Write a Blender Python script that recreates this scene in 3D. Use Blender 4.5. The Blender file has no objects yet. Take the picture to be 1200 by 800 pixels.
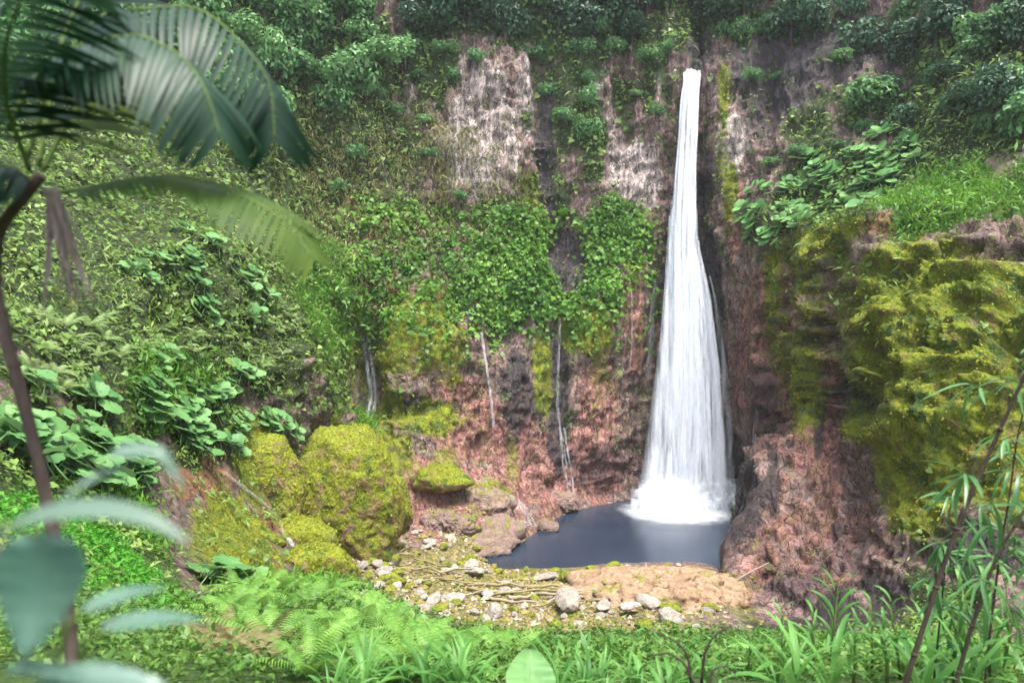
import bpy, bmesh, math, random
import numpy as np
from mathutils import Vector, Matrix, Quaternion

# ------------------------------------------------------------------ camera, sky, sun, exposure
scene = bpy.context.scene
col = bpy.context.collection
EYE = (0.0, 0.0, 24.0)                       # the lookout stands 24 m above the pool
cam_data = bpy.data.cameras.new('camera')
cam_data.sensor_width = 36.0
cam_data.lens = 24.0
cam_data.clip_start = 0.05
cam_data.clip_end = 2000.0
cam_data.dof.use_dof = True
cam_data.dof.focus_distance = 75.0
cam_data.dof.aperture_fstop = 1.7
cam = bpy.data.objects.new('camera', cam_data)
col.objects.link(cam)
cam.location = EYE
cam.rotation_euler = (math.radians(90), 0, 0)
scene.camera = cam

SUN_ELEV, SUN_AZ = 70.0, 150.0               # azimuth clockwise from +Y
world = bpy.data.worlds.new('World')
scene.world = world
world.use_nodes = True
wn, wl = world.node_tree.nodes, world.node_tree.links
bg = wn['Background']
sky = wn.new('ShaderNodeTexSky')
sky.sky_type = 'NISHITA'
sky.sun_disc = False
sky.sun_elevation = math.radians(SUN_ELEV)
sky.sun_rotation = math.radians(SUN_AZ)
sky.altitude = 1500
sky.air_density = 1.0
sky.dust_density = 4.0
sky.ozone_density = 0.6
hs = wn.new('ShaderNodeHueSaturation')
hs.inputs['Saturation'].default_value = 0.45   # thin cloud: a whiter sky
wl.new(sky.outputs[0], hs.inputs['Color'])
wl.new(hs.outputs[0], bg.inputs['Color'])
bg.inputs['Strength'].default_value = 0.15

sun_data = bpy.data.lights.new('sun', 'SUN')
sun_data.energy = 2.0
sun_data.angle = math.radians(24)
sun_data.color = (1.0, 0.95, 0.87)
sun = bpy.data.objects.new('sun', sun_data)
col.objects.link(sun)
_e, _a = math.radians(SUN_ELEV), math.radians(SUN_AZ)
_d = Vector((math.sin(_a) * math.cos(_e), math.cos(_a) * math.cos(_e), math.sin(_e)))
sun.rotation_euler = _d.to_track_quat('Z', 'Y').to_euler()
sun.location = (0, 0, 150)

scene.view_settings.view_transform = 'Standard'
scene.view_settings.look = 'None'
scene.view_settings.gamma = 1.0
scene.view_settings.exposure = 2.4
scene.render.engine = 'CYCLES'
scene.cycles.max_bounces = 6
scene.cycles.diffuse_bounces = 3
scene.cycles.glossy_bounces = 2
scene.cycles.volume_bounces = 5
scene.cycles.transmission_bounces = 3
scene.cycles.transparent_max_bounces = 24
scene.cycles.caustics_reflective = False
scene.cycles.caustics_refractive = False
scene.cycles.use_denoising = True
scene.cycles.use_adaptive_sampling = True
scene.cycles.adaptive_threshold = 0.02

rng = np.random.default_rng(11)
random.seed(11)

# ------------------------------------------------------------------ noise
_pr = np.random.default_rng(5)
_PERM = np.concatenate([_pr.permutation(256)] * 3).astype(np.int64)
_G = _pr.normal(size=(256, 3)); _G /= np.linalg.norm(_G, axis=1)[:, None]

def perlin(p):
    p = np.asarray(p, float); i = np.floor(p).astype(np.int64); f = p - i; i &= 255
    u = f * f * f * (f * (f * 6 - 15) + 10)
    def g(a, b, c):
        h = _PERM[_PERM[_PERM[i[:, 0] + a] + i[:, 1] + b] + i[:, 2] + c]
        v = _G[h]
        return v[:, 0] * (f[:, 0] - a) + v[:, 1] * (f[:, 1] - b) + v[:, 2] * (f[:, 2] - c)
    L = lambda a, b, t: a + t * (b - a)
    x0 = L(L(g(0,0,0), g(1,0,0), u[:, 0]), L(g(0,1,0), g(1,1,0), u[:, 0]), u[:, 1])
    x1 = L(L(g(0,0,1), g(1,0,1), u[:, 0]), L(g(0,1,1), g(1,1,1), u[:, 0]), u[:, 1])
    return L(x0, x1, u[:, 2]) * 1.6

def fbm(p, octv=4, ridged=False):
    s = 0; a = 1.0; t = 0
    p = np.asarray(p, float)
    for k in range(octv):
        n = perlin(p + 17.3 * k)
        s = s + a * ((1 - 2 * np.abs(n)) if ridged else n); t += a
        a *= 0.5; p = p * 2.03
    return s / t

def sstep(a, b, x):
    t = np.clip((x - a) / (b - a), 0, 1)
    return t * t * (3 - 2 * t)

# ------------------------------------------------------------------ gorge: vertical sections round the lookout
# each section: compass azimuth in degrees, then (distance, height) from the lookout's feet, over the
# bank, the gravel and the pool bed, up the cliff to the rim and the plateau behind
SECTIONS = [
    (-51.34, [(0.0, 22.3), (1.2, 22.2), (4.2, 22.6), (6.4, 22.1), (9.6, 21.6), (12.8, 21.3), (16.0, 21.4), (19.2, 21.8), (24.0, 22.5), (28.8, 24.0), (33.6, 25.8), (40.0, 28.4), (48.0, 31.9), (56.0, 36.7), (64.0, 42.5), (73.6, 50.5), (80.6, 70.5), (118.6, 84.5)]),
    (-43.15, [(0.0, 22.3), (1.2, 22.2), (5.5, 21.8), (8.9, 21.2), (12.3, 20.7), (16.4, 20.3), (20.6, 20.4), (24.7, 21.1), (30.2, 22.1), (35.6, 24.0), (42.5, 26.7), (49.3, 30.3), (58.9, 35.3), (67.2, 41.1), (75.4, 48.1), (82.2, 55.5), (89.2, 75.5), (127.2, 89.5)]),
    (-36.87, [(0.0, 22.3), (1.2, 22.2), (5.6, 21.6), (10.0, 20.6), (15.0, 19.6), (20.0, 19.0), (25.0, 19.0), (31.2, 19.6), (36.2, 21.1), (42.5, 23.6), (50.0, 27.0), (57.5, 31.5), (67.5, 37.5), (77.5, 44.9), (85.0, 52.9), (92.5, 61.5), (99.5, 81.5), (137.5, 95.5)]),
    (-32.01, [(0.0, 22.3), (1.2, 22.2), (5.3, 21.6), (10.6, 20.1), (18.9, 17.9), (24.8, 17.2), (31.8, 16.9), (37.7, 18.0), (43.6, 19.8), (49.5, 22.9), (55.4, 26.9), (63.7, 32.1), (74.3, 39.0), (83.7, 47.1), (90.8, 55.8), (96.7, 65.5), (103.7, 85.5), (141.7, 99.5)]),
    (-26.57, [(0.0, 22.3), (1.2, 22.2), (5.6, 21.3), (11.2, 19.5), (22.4, 16.1), (31.3, 14.5), (40.2, 14.1), (47.0, 15.6), (52.5, 18.1), (58.1, 22.1), (63.7, 26.9), (71.6, 32.8), (81.6, 40.4), (90.6, 49.3), (96.2, 58.4), (100.6, 69.6), (107.6, 89.6), (145.6, 103.6)]),
    (-20.56, [(0.0, 22.3), (1.2, 22.2), (5.3, 21.3), (11.7, 19.0), (27.8, 13.9), (42.7, 10.4), (52.3, 10.4), (58.7, 12.7), (63.0, 15.9), (68.4, 20.8), (74.8, 26.6), (83.3, 33.8), (91.8, 41.2), (97.2, 50.2), (100.4, 60.4), (103.6, 73.1), (110.6, 93.1), (148.6, 107.1)]),
    (-18.00, [(0.0, 22.3), (1.2, 22.2), (5.8, 21.1), (12.6, 18.5), (31.5, 12.6), (48.4, 8.4), (57.8, 8.1), (63.1, 10.1), (67.3, 13.2), (72.6, 18.0), (82.0, 24.0), (90.4, 31.5), (95.7, 38.8), (99.9, 48.9), (102.0, 60.4), (104.1, 74.1), (111.1, 94.1), (149.1, 108.1)]),
    (-15.38, [(0.0, 22.3), (1.2, 22.2), (5.7, 21.1), (13.5, 18.1), (35.3, 11.2), (51.9, 6.8), (61.2, 5.9), (68.5, 6.7), (73.6, 9.4), (81.9, 13.6), (92.3, 21.8), (97.5, 29.9), (99.6, 37.2), (101.6, 48.5), (103.7, 60.2), (105.8, 75.6), (112.8, 95.6), (150.8, 109.6)]),
    (-12.00, [(0.0, 22.3), (1.2, 22.2), (6.1, 20.8), (14.3, 17.6), (38.8, 9.4), (57.3, 4.5), (67.5, 3.8), (72.6, 4.0), (78.7, 6.2), (90.0, 11.9), (99.2, 19.1), (100.7, 27.7), (101.2, 35.1), (102.2, 45.2), (104.3, 59.7), (106.3, 76.7), (113.3, 96.7), (151.3, 110.7)]),
    ( -8.53, [(0.0, 22.3), (1.2, 22.2), (6.1, 20.8), (16.2, 16.6), (44.5, 6.0), (58.6, 3.0), (69.8, 2.3), (75.8, 2.2), (81.9, 3.4), (87.0, 7.9), (92.0, 14.9), (96.1, 24.0), (99.1, 32.6), (104.2, 44.6), (107.2, 61.1), (109.2, 78.7), (116.2, 98.7), (154.2, 112.7)]),
    ( -4.29, [(0.0, 22.3), (1.2, 22.2), (6.0, 20.8), (18.1, 15.6), (46.1, 4.0), (60.2, 1.5), (69.7, 1.4), (75.2, 1.3), (80.2, 2.0), (87.2, 4.4), (94.3, 11.1), (98.3, 20.3), (101.3, 32.8), (105.3, 45.0), (107.3, 61.4), (109.3, 79.2), (116.3, 99.2), (154.3, 113.2)]),
    (  0.00, [(0.0, 22.3), (1.2, 22.2), (6.0, 20.8), (20.0, 14.6), (48.0, 2.9), (58.0, 1.2), (71.7, 0.1), (76.0, -1.5), (80.2, -0.1), (90.0, 3.2), (98.0, 9.9), (101.0, 20.2), (104.0, 35.7), (107.0, 45.4), (108.0, 63.1), (110.0, 79.7), (117.0, 99.7), (155.0, 113.7)]),
    (  4.29, [(0.0, 22.3), (1.2, 22.2), (6.0, 20.8), (20.1, 14.6), (48.1, 2.9), (58.2, 1.2), (72.1, 0.1), (80.2, -2.5), (95.3, 0.0), (98.8, 2.5), (101.3, 11.4), (103.3, 24.0), (105.3, 34.5), (109.3, 45.1), (110.3, 62.5), (112.3, 80.7), (119.3, 100.7), (157.3, 114.7)]),
    (  8.53, [(0.0, 22.3), (1.2, 22.2), (6.1, 20.8), (20.2, 14.6), (48.5, 2.9), (58.6, 1.2), (73.3, 0.2), (89.0, -3), (103.1, 0.0), (105.2, 3.2), (106.7, 13.4), (107.2, 26.6), (109.2, 37.5), (111.2, 47.4), (112.2, 64.2), (114.3, 81.2), (121.3, 101.2), (159.3, 115.2)]),
    ( 12.34, [(0.0, 22.3), (1.2, 22.2), (6.1, 20.8), (20.5, 14.6), (49.1, 2.9), (58.3, 1.6), (74.7, 0.2), (92.1, -3), (110.0, 0.1), (111.1, 3.7), (111.6, 17.2), (111.6, 30.8), (112.1, 40.4), (112.6, 51.5), (113.1, 66.8), (115.7, 81.2), (122.7, 101.2), (160.7, 115.2)]),
    ( 14.04, [(0.0, 22.3), (1.2, 22.2), (6.2, 20.8), (20.6, 14.6), (49.5, 2.9), (58.8, 1.6), (75.2, 0.2), (92.8, -3), (111.3, 0.1), (112.4, 3.6), (112.9, 17.2), (112.9, 30.8), (113.4, 40.5), (113.4, 52.9), (112.9, 68.5), (117.5, 81.7), (124.5, 101.7), (162.5, 115.7)]),
    ( 14.84, [(0.0, 22.3), (1.2, 22.2), (6.2, 20.8), (20.7, 14.6), (49.7, 2.9), (59.0, 1.6), (75.5, 0.2), (93.1, -3), (111.7, 0.1), (112.8, 3.6), (113.3, 17.2), (113.3, 30.8), (113.3, 40.4), (113.3, 52.7), (112.8, 66.0), (136.6, 86.7), (139.6, 100.7), (166.6, 112.7)]),
    ( 15.91, [(0.0, 22.3), (1.2, 22.2), (6.2, 20.8), (20.8, 14.6), (49.9, 2.9), (59.3, 1.6), (75.9, 0.1), (93.6, -3), (113.3, 0.0), (113.9, 3.5), (113.9, 17.2), (113.9, 30.8), (113.9, 40.4), (113.3, 52.6), (112.3, 66.1), (137.3, 87.5), (140.3, 101.5), (167.3, 113.5)]),
    ( 16.57, [(0.0, 22.3), (1.2, 22.2), (6.3, 20.8), (20.9, 14.6), (50.1, 2.9), (59.5, 1.5), (75.6, 0.1), (88.7, -3), (99.1, -3), (108.5, -2.5), (114.2, -0.2), (112.2, 30.7), (111.1, 40.6), (111.1, 50.6), (112.2, 67.0), (116.9, 80.7), (123.9, 100.7), (161.9, 114.7)]),
    ( 17.22, [(0.0, 22.3), (1.2, 22.2), (6.3, 20.8), (20.9, 14.6), (50.3, 2.9), (59.2, 1.7), (68.1, 0.8), (72.2, 1.2), (76.4, 2.6), (83.8, -2), (111.0, -0.2), (111.0, 30.6), (109.9, 40.5), (111.0, 50.5), (112.0, 64.1), (116.7, 80.4), (123.7, 100.4), (161.7, 114.4)]),
    ( 18.33, [(0.0, 22.3), (1.2, 22.2), (6.3, 20.8), (21.1, 14.6), (50.6, 2.9), (59.5, 1.5), (66.4, 0.8), (71.6, 2.3), (76.9, 5.5), (85.3, -2), (108.5, 0.4), (108.5, 30.4), (107.5, 40.3), (109.6, 50.0), (112.2, 63.9), (115.9, 79.7), (122.9, 99.7), (160.9, 113.7)]),
    ( 20.56, [(0.0, 22.3), (1.2, 22.2), (6.4, 20.8), (21.4, 14.6), (51.3, 2.9), (58.7, 1.1), (65.1, -0.6), (70.5, 0.9), (76.9, 6.9), (87.6, 11.5), (100.9, 0.5), (102.0, 24.0), (100.4, 37.5), (106.8, 49.0), (112.1, 63.4), (116.4, 79.2), (123.4, 99.2), (161.4, 113.2)]),
    ( 23.63, [(0.0, 22.3), (1.2, 22.2), (6.5, 20.8), (20.7, 15.1), (50.2, 3.6), (57.9, 1.8), (63.9, 0.3), (68.2, 1.3), (75.3, 6.8), (84.0, 13.6), (93.9, 16.5), (95.0, 26.7), (95.5, 36.6), (103.7, 45.1), (111.3, 62.2), (116.8, 78.2), (123.8, 98.2), (161.8, 112.2)]),
    ( 26.57, [(0.0, 22.3), (1.2, 22.2), (6.7, 20.8), (20.1, 15.5), (48.1, 4.8), (55.9, 2.9), (62.1, 1.7), (66.5, 2.4), (73.8, 7.5), (79.4, 12.5), (83.9, 17.9), (82.7, 25.9), (86.6, 36.1), (98.4, 42.7), (110.7, 61.1), (117.4, 77.2), (124.4, 97.2), (162.4, 111.2)]),
    ( 29.36, [(0.0, 22.3), (1.2, 22.2), (6.7, 20.9), (18.4, 16.4), (44.7, 6.4), (52.8, 4.4), (58.5, 3.5), (63.1, 4.8), (68.3, 9.1), (72.9, 15.3), (76.3, 21.5), (79.2, 27.4), (84.3, 36.1), (96.4, 42.7), (107.9, 58.1), (114.7, 74.6), (121.7, 94.6), (159.7, 108.6)]),
    ( 32.01, [(0.0, 22.3), (1.2, 22.2), (6.6, 21.0), (16.5, 17.3), (40.1, 8.5), (48.9, 6.3), (54.8, 5.3), (60.1, 6.8), (65.4, 10.8), (70.2, 17.3), (74.3, 23.2), (77.8, 28.1), (82.0, 35.3), (94.3, 42.5), (105.0, 56.3), (110.8, 71.6), (117.8, 91.6), (155.8, 105.6)]),
    ( 36.87, [(0.0, 22.3), (1.2, 22.2), (6.5, 21.2), (13.8, 18.6), (32.5, 11.8), (42.5, 9.2), (48.8, 8.2), (55.0, 9.1), (60.6, 12.5), (65.6, 18.1), (70.0, 23.3), (73.8, 27.7), (78.8, 32.8), (92.5, 43.4), (100.0, 55.0), (106.2, 67.0), (113.2, 87.0), (151.2, 101.0)]),
    ( 43.15, [(0.0, 22.3), (1.2, 22.2), (6.6, 21.4), (12.3, 19.4), (24.7, 15.3), (37.0, 11.8), (46.6, 9.5), (54.8, 8.5), (60.3, 9.1), (65.8, 12.0), (68.5, 17.8), (71.3, 24.0), (74.0, 31.4), (85.0, 41.4), (93.2, 51.2), (98.7, 61.8), (105.7, 81.8), (143.7, 95.8)]),
    ( 51.34, [(0.0, 22.3), (1.2, 22.2), (6.4, 21.8), (11.2, 20.4), (19.2, 18.1), (27.2, 16.0), (36.8, 14.2), (43.2, 13.9), (49.6, 14.3), (54.4, 16.4), (59.2, 20.3), (62.4, 25.0), (65.6, 31.2), (75.2, 38.7), (81.6, 46.3), (88.0, 55.6), (95.0, 75.6), (133.0, 89.6)]),
]
def _extra(az, k):
    base = dict(SECTIONS)[-51.34 if az < 0 else SECTIONS[-1][0]]
    out = []
    for i, (r, z) in enumerate(base):
        out.append((r, 22.3 + (z - 22.3) * k + (0.02 * r)))
    return (az, out)
SECTIONS = [_extra(-180, .08), _extra(-130, .35), _extra(-85, .85)] + SECTIONS + [_extra(85, .8), _extra(130, .3), _extra(180, .08)]
SEG = [3, 5, 26, 34, 26, 30, 22, 34, 34, 44, 44, 44, 44, 56, 46, 24, 8]     # rows laid between the section points

def pchip(x, y, q):
    h = np.diff(x); d = np.diff(y, axis=0) / h[:, None]
    m = np.zeros_like(y); m[0] = d[0]; m[-1] = d[-1]
    w1 = (2 * h[1:] + h[:-1])[:, None]; w2 = (h[1:] + 2 * h[:-1])[:, None]
    same = d[:-1] * d[1:] > 0
    with np.errstate(divide='ignore', invalid='ignore'):
        hm = (w1 + w2) / (w1 / d[:-1] + w2 / d[1:])
    m[1:-1] = np.where(same, hm, 0)
    k = np.clip(np.searchsorted(x, q) - 1, 0, len(x) - 2)
    t = ((q - x[k]) / h[k])[:, None]; H = h[k][:, None]
    return ((2*t**3 - 3*t**2 + 1) * y[k] + (t**3 - 2*t**2 + t) * H * m[k] + (-2*t**3 + 3*t**2) * y[k+1] + (t**3 - t**2) * H * m[k+1])

def gorge_grid():
    az = np.array([s[0] for s in SECTIONS]); RZ = np.array([s[1] for s in SECTIONS], float)
    tq = np.tan(np.radians(np.array([-50.0, 49.0])))
    mid = np.degrees(np.arctan(np.arange(tq[0], tq[1], 0.0029)))
    A = np.concatenate([np.linspace(-180, -52, 34), mid, np.linspace(50.5, 180, 34)])
    n = RZ.shape[1]
    cols = pchip(az, RZ.reshape(len(az), -1), A).reshape(len(A), n, 2)
    v = np.concatenate([np.linspace(i, i + 1, s, endpoint=False) for i, s in enumerate(SEG)] + [[n - 1]])
    prof = pchip(np.arange(n, dtype=float), cols.transpose(1, 0, 2).reshape(n, -1), v).reshape(len(v), len(A), 2)
    ar = np.radians(A)[None, :]
    P = np.stack([prof[..., 0] * np.sin(ar), prof[..., 0] * np.cos(ar), prof[..., 1]], -1)   # rows, cols, 3
    return P, v, A

def grid_normals(P):
    du = np.gradient(P, axis=1); dv = np.gradient(P, axis=0)
    N = np.cross(du, dv); N /= np.linalg.norm(N, axis=2)[..., None] + 1e-9
    return N

def rough_gorge(P, v):
    N = grid_normals(P); S = P.shape[:2]
    q = P.reshape(-1, 3); r = np.hypot(q[:, 0], q[:, 1]).reshape(S)
    steep = 1 - np.abs(N[..., 2]); vv = np.broadcast_to(v[:, None], S)
    cliff = sstep(0.15, 0.6, steep) * sstep(8.3, 9.3, vv)
    away = sstep(8, 50, r)
    azd = np.degrees(np.arctan2(P[..., 0], P[..., 1]))
    bed = sstep(18.3, 20.0, azd) * (1 - sstep(60, 70, azd)) * sstep(5.9, 6.7, vv) * (1 - sstep(9.0, 9.6, vv))     # bare bedrock beside the pool
    floor = (1 - sstep(8.0, 9.2, vv)) * (1 - .8 * bed)
    shelf = sstep(-5.5, -9, azd) * (1 - sstep(-22, -28, azd)) * sstep(6.6, 7.4, vv) * (1 - sstep(9.3, 9.9, vv))  # sloping bedrock left of the pool
    floor = floor * (1 - .6 * shelf)
    big = fbm(q / 11.0, 3).reshape(S)
    flute = fbm(q * np.array([.42, .42, .05]), 3, True).reshape(S)
    crag = fbm(q * np.array([.30, .30, .22]) + 40, 4, True).reshape(S)
    strata = fbm(q * np.array([.12, .12, .75]) + 9, 3).reshape(S)
    fine = fbm(q * 1.1 + 70, 3).reshape(S)
    rib = fbm(q * np.array([1.3, 1.3, .10]) + 21, 3, True).reshape(S)
    ledge = fbm(q * np.array([.35, .35, .9]) + 55, 4).reshape(S)
    east = sstep(18, 26, np.degrees(np.arctan2(P[..., 0], P[..., 1]))) * sstep(9, 9.6, vv) * (1 - sstep(12, 12.6, vv))
    tz = q[:, 2] * .24 - q[:, 0] * .20 + 1.7 * fbm(q / 6.0 + 33, 3); terr = (sstep(.15, .55, tz - np.floor(tz)) - sstep(.75, 1.0, tz - np.floor(tz)) - .4).reshape(S)
    amp = away * (1 - .85 * floor)
    d = amp * (1.5 * big + 1.0 * crag * (.35 + cliff * .75) + 0.9 * cliff * (flute - .2) + .45 * cliff * strata + .22 * cliff * terr * (1 - sstep(11.5, 13, vv)) + .45 * fine + .6 * cliff * rib * (1 - east) + (bed + .8 * shelf) * (1.3 * fbm(np.stack([q[:, 0] * .25 + q[:, 2] * .5, q[:, 1] * .25, q[:, 2] * .55 - q[:, 0] * .35], 1), 5).reshape(S) + .8 * (crag - .3) + .5 * fbm(q * .9 + 15, 4, True).reshape(S)) + east * (1.2 * ledge + 1.0 * (crag - .2) + 1.5 * terr + 2.2 * fbm(q / 6.0 + 77, 2).reshape(S)))
    d += (1 - amp) * (.10 * fine + .12 * big) * sstep(1.5, 6, r)
    # the pool keeps its shore
    pool = sstep(5.6, 6.6, vv) * (1 - sstep(8.6, 9.0, vv)) * (P[..., 2] < 0.5)
    d = np.where(pool > 0, d * .3, d)
    return P + N * d[..., None]

# ------------------------------------------------------------------ hand placed relief and cover, in metres
# (x, y, z of the middle, half-widths across / inwards / up, amount)
RELIEF = [
    (7.9, 105.3, 37.5, 4.2, 3.4, 8.0, -3.2),
    (7.0, 100.5, 17.8, 1.7, 3.0, 11.8, -1.6),
    (11.6, 103.4, 25.6, 4.4, 2.1, 7.1, 1.6),
    (0.1, 98.2, 15.1, 4.1, 2.4, 7.1, 1.8),
    (-1.3, 99.3, 20.2, 2.5, 1.5, 3.6, 1.0),
    (-12.1, 95.8, 24.1, 7.2, 3.1, 6.5, 2.2),
    (-14.2, 91.5, 15.4, 5.6, 2.6, 1.5, -2.4),
    (-19.9, 94.4, 18.8, 1.6, 4.9, 6.9, -2.6),
    (38.9, 64.5, 26.2, 7.3, 8.1, 6.0, 2.6),
    (35.3, 70.0, 18.3, 3.2, 8.3, 2.2, -3.5),
    (-4.0, 105.7, 56.5, 7.2, 1.8, 13.0, 1.4),
    (5.4, 108.3, 60.9, 2.5, 1.6, 18.1, -2.2),
    (33.0, 104.9, 56.2, 2.4, 1.9, 12.3, 1.8),
    (18.9, 106.6, 30.3, 3.1, 2.3, 12.0, 1.4),
    (35.9, 82.3, 22.7, 1.5, 6.3, 13.9, 1.6),
    (35.2, 86.4, 21.9, 0.9, 8.8, 14.7, -1.6),
    (35.7, 76.2, 19.1, 0.8, 5.0, 10.8, -1.2),
    (33.8, 93.4, 22.4, 1.1, 10.1, 14.2, 1.0),
    (-7.3, 87.9, 6.4, 6.3, 4.6, 2.4, 1.2),
    (12.9, 102.6, 10.9, 3.9, 3.3, 7.7, 1.0),
    (-23.3, 93.8, 32.1, 6.4, 7.2, 4.8, 2.0),
    (12.4, 109.5, 59.3, 4.1, 1.5, 6.9, 1.8),
    (-16.9, 104.4, 62.9, 1.3, 1.4, 11.9, -1.8),
    (40.7, 55.2, 23.0, 1.6, 3.4, 2.8, -2.5),
    (40.1, 67.9, 32.6, 6.8, 4.8, 1.6, 1.0),
    (-28.4, 65.3, 29.9, 5.8, 12.2, 5.8, 1.8),
    (-24.9, 44.4, 21.2, 3.2, 7.3, 2.8, 1.2),
    (-27.1, 54.2, 25.6, 1.2, 5.5, 3.9, -1.4),
    (-22.9, 74.0, 21.9, 3.4, 14.3, 8.1, 1.5),
    (45.3, 100.8, 63.1, 5.9, 3.7, 8.9, 1.6),
    (38.5, 102.8, 60.2, 2.0, 4.1, 11.1, -1.6),
    (53.1, 94.5, 62.0, 2.1, 5.6, 11.5, -2.0),
    (55.4, 83.7, 53.4, 4.4, 5.4, 7.6, 2.0),
    (-34.9, 90.0, 54.4, 6.3, 4.9, 7.5, 2.0),
    (-26.6, 96.8, 48.6, 2.3, 1.9, 10.4, -1.8),
    (-10.4, 103.6, 47.2, 1.6, 1.7, 8.2, -1.4),
    (1.3, 106.2, 52.2, 1.8, 1.7, 12.8, -1.0),
    (17.9, 109.9, 66.4, 1.9, 0.9, 11.2, -1.6),
    (23.2, 109.2, 57.9, 1.6, 0.8, 11.2, 1.2),
    (-4.6, 92.1, 7.7, 1.6, 4.6, 3.7, -1.2),
    (2.3, 93.8, 5.0, 1.2, 3.8, 3.9, -1.0),
    (36.0, 59.2, 17.7, 4.4, 4.8, 4.9, 2.6),
    (35.5, 64.5, 21.0, 1.1, 3.7, 3.1, -2.6),
    (42.7, 62.7, 31.8, 4.2, 3.2, 1.0, -2.0),
    (37.1, 60.2, 22.6, 3.8, 4.2, 0.5, -1.6),
    (21.9, 63.2, 0.8, 2.3, 4.9, 0.9, -0.5),
    (24.8, 60.1, 0.1, 2.7, 2.5, 0.9, -0.5),
    (32.5, 65.1, 8.1, 1.0, 5.6, 4.2, -1.5),
    (-4.6, 84.4, 2.8, 4.2, 2.8, 1.2, 0.8),
    (5.4, 94.5, 1.6, 4.5, 5.8, 1.7, 0.8),
]
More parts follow.
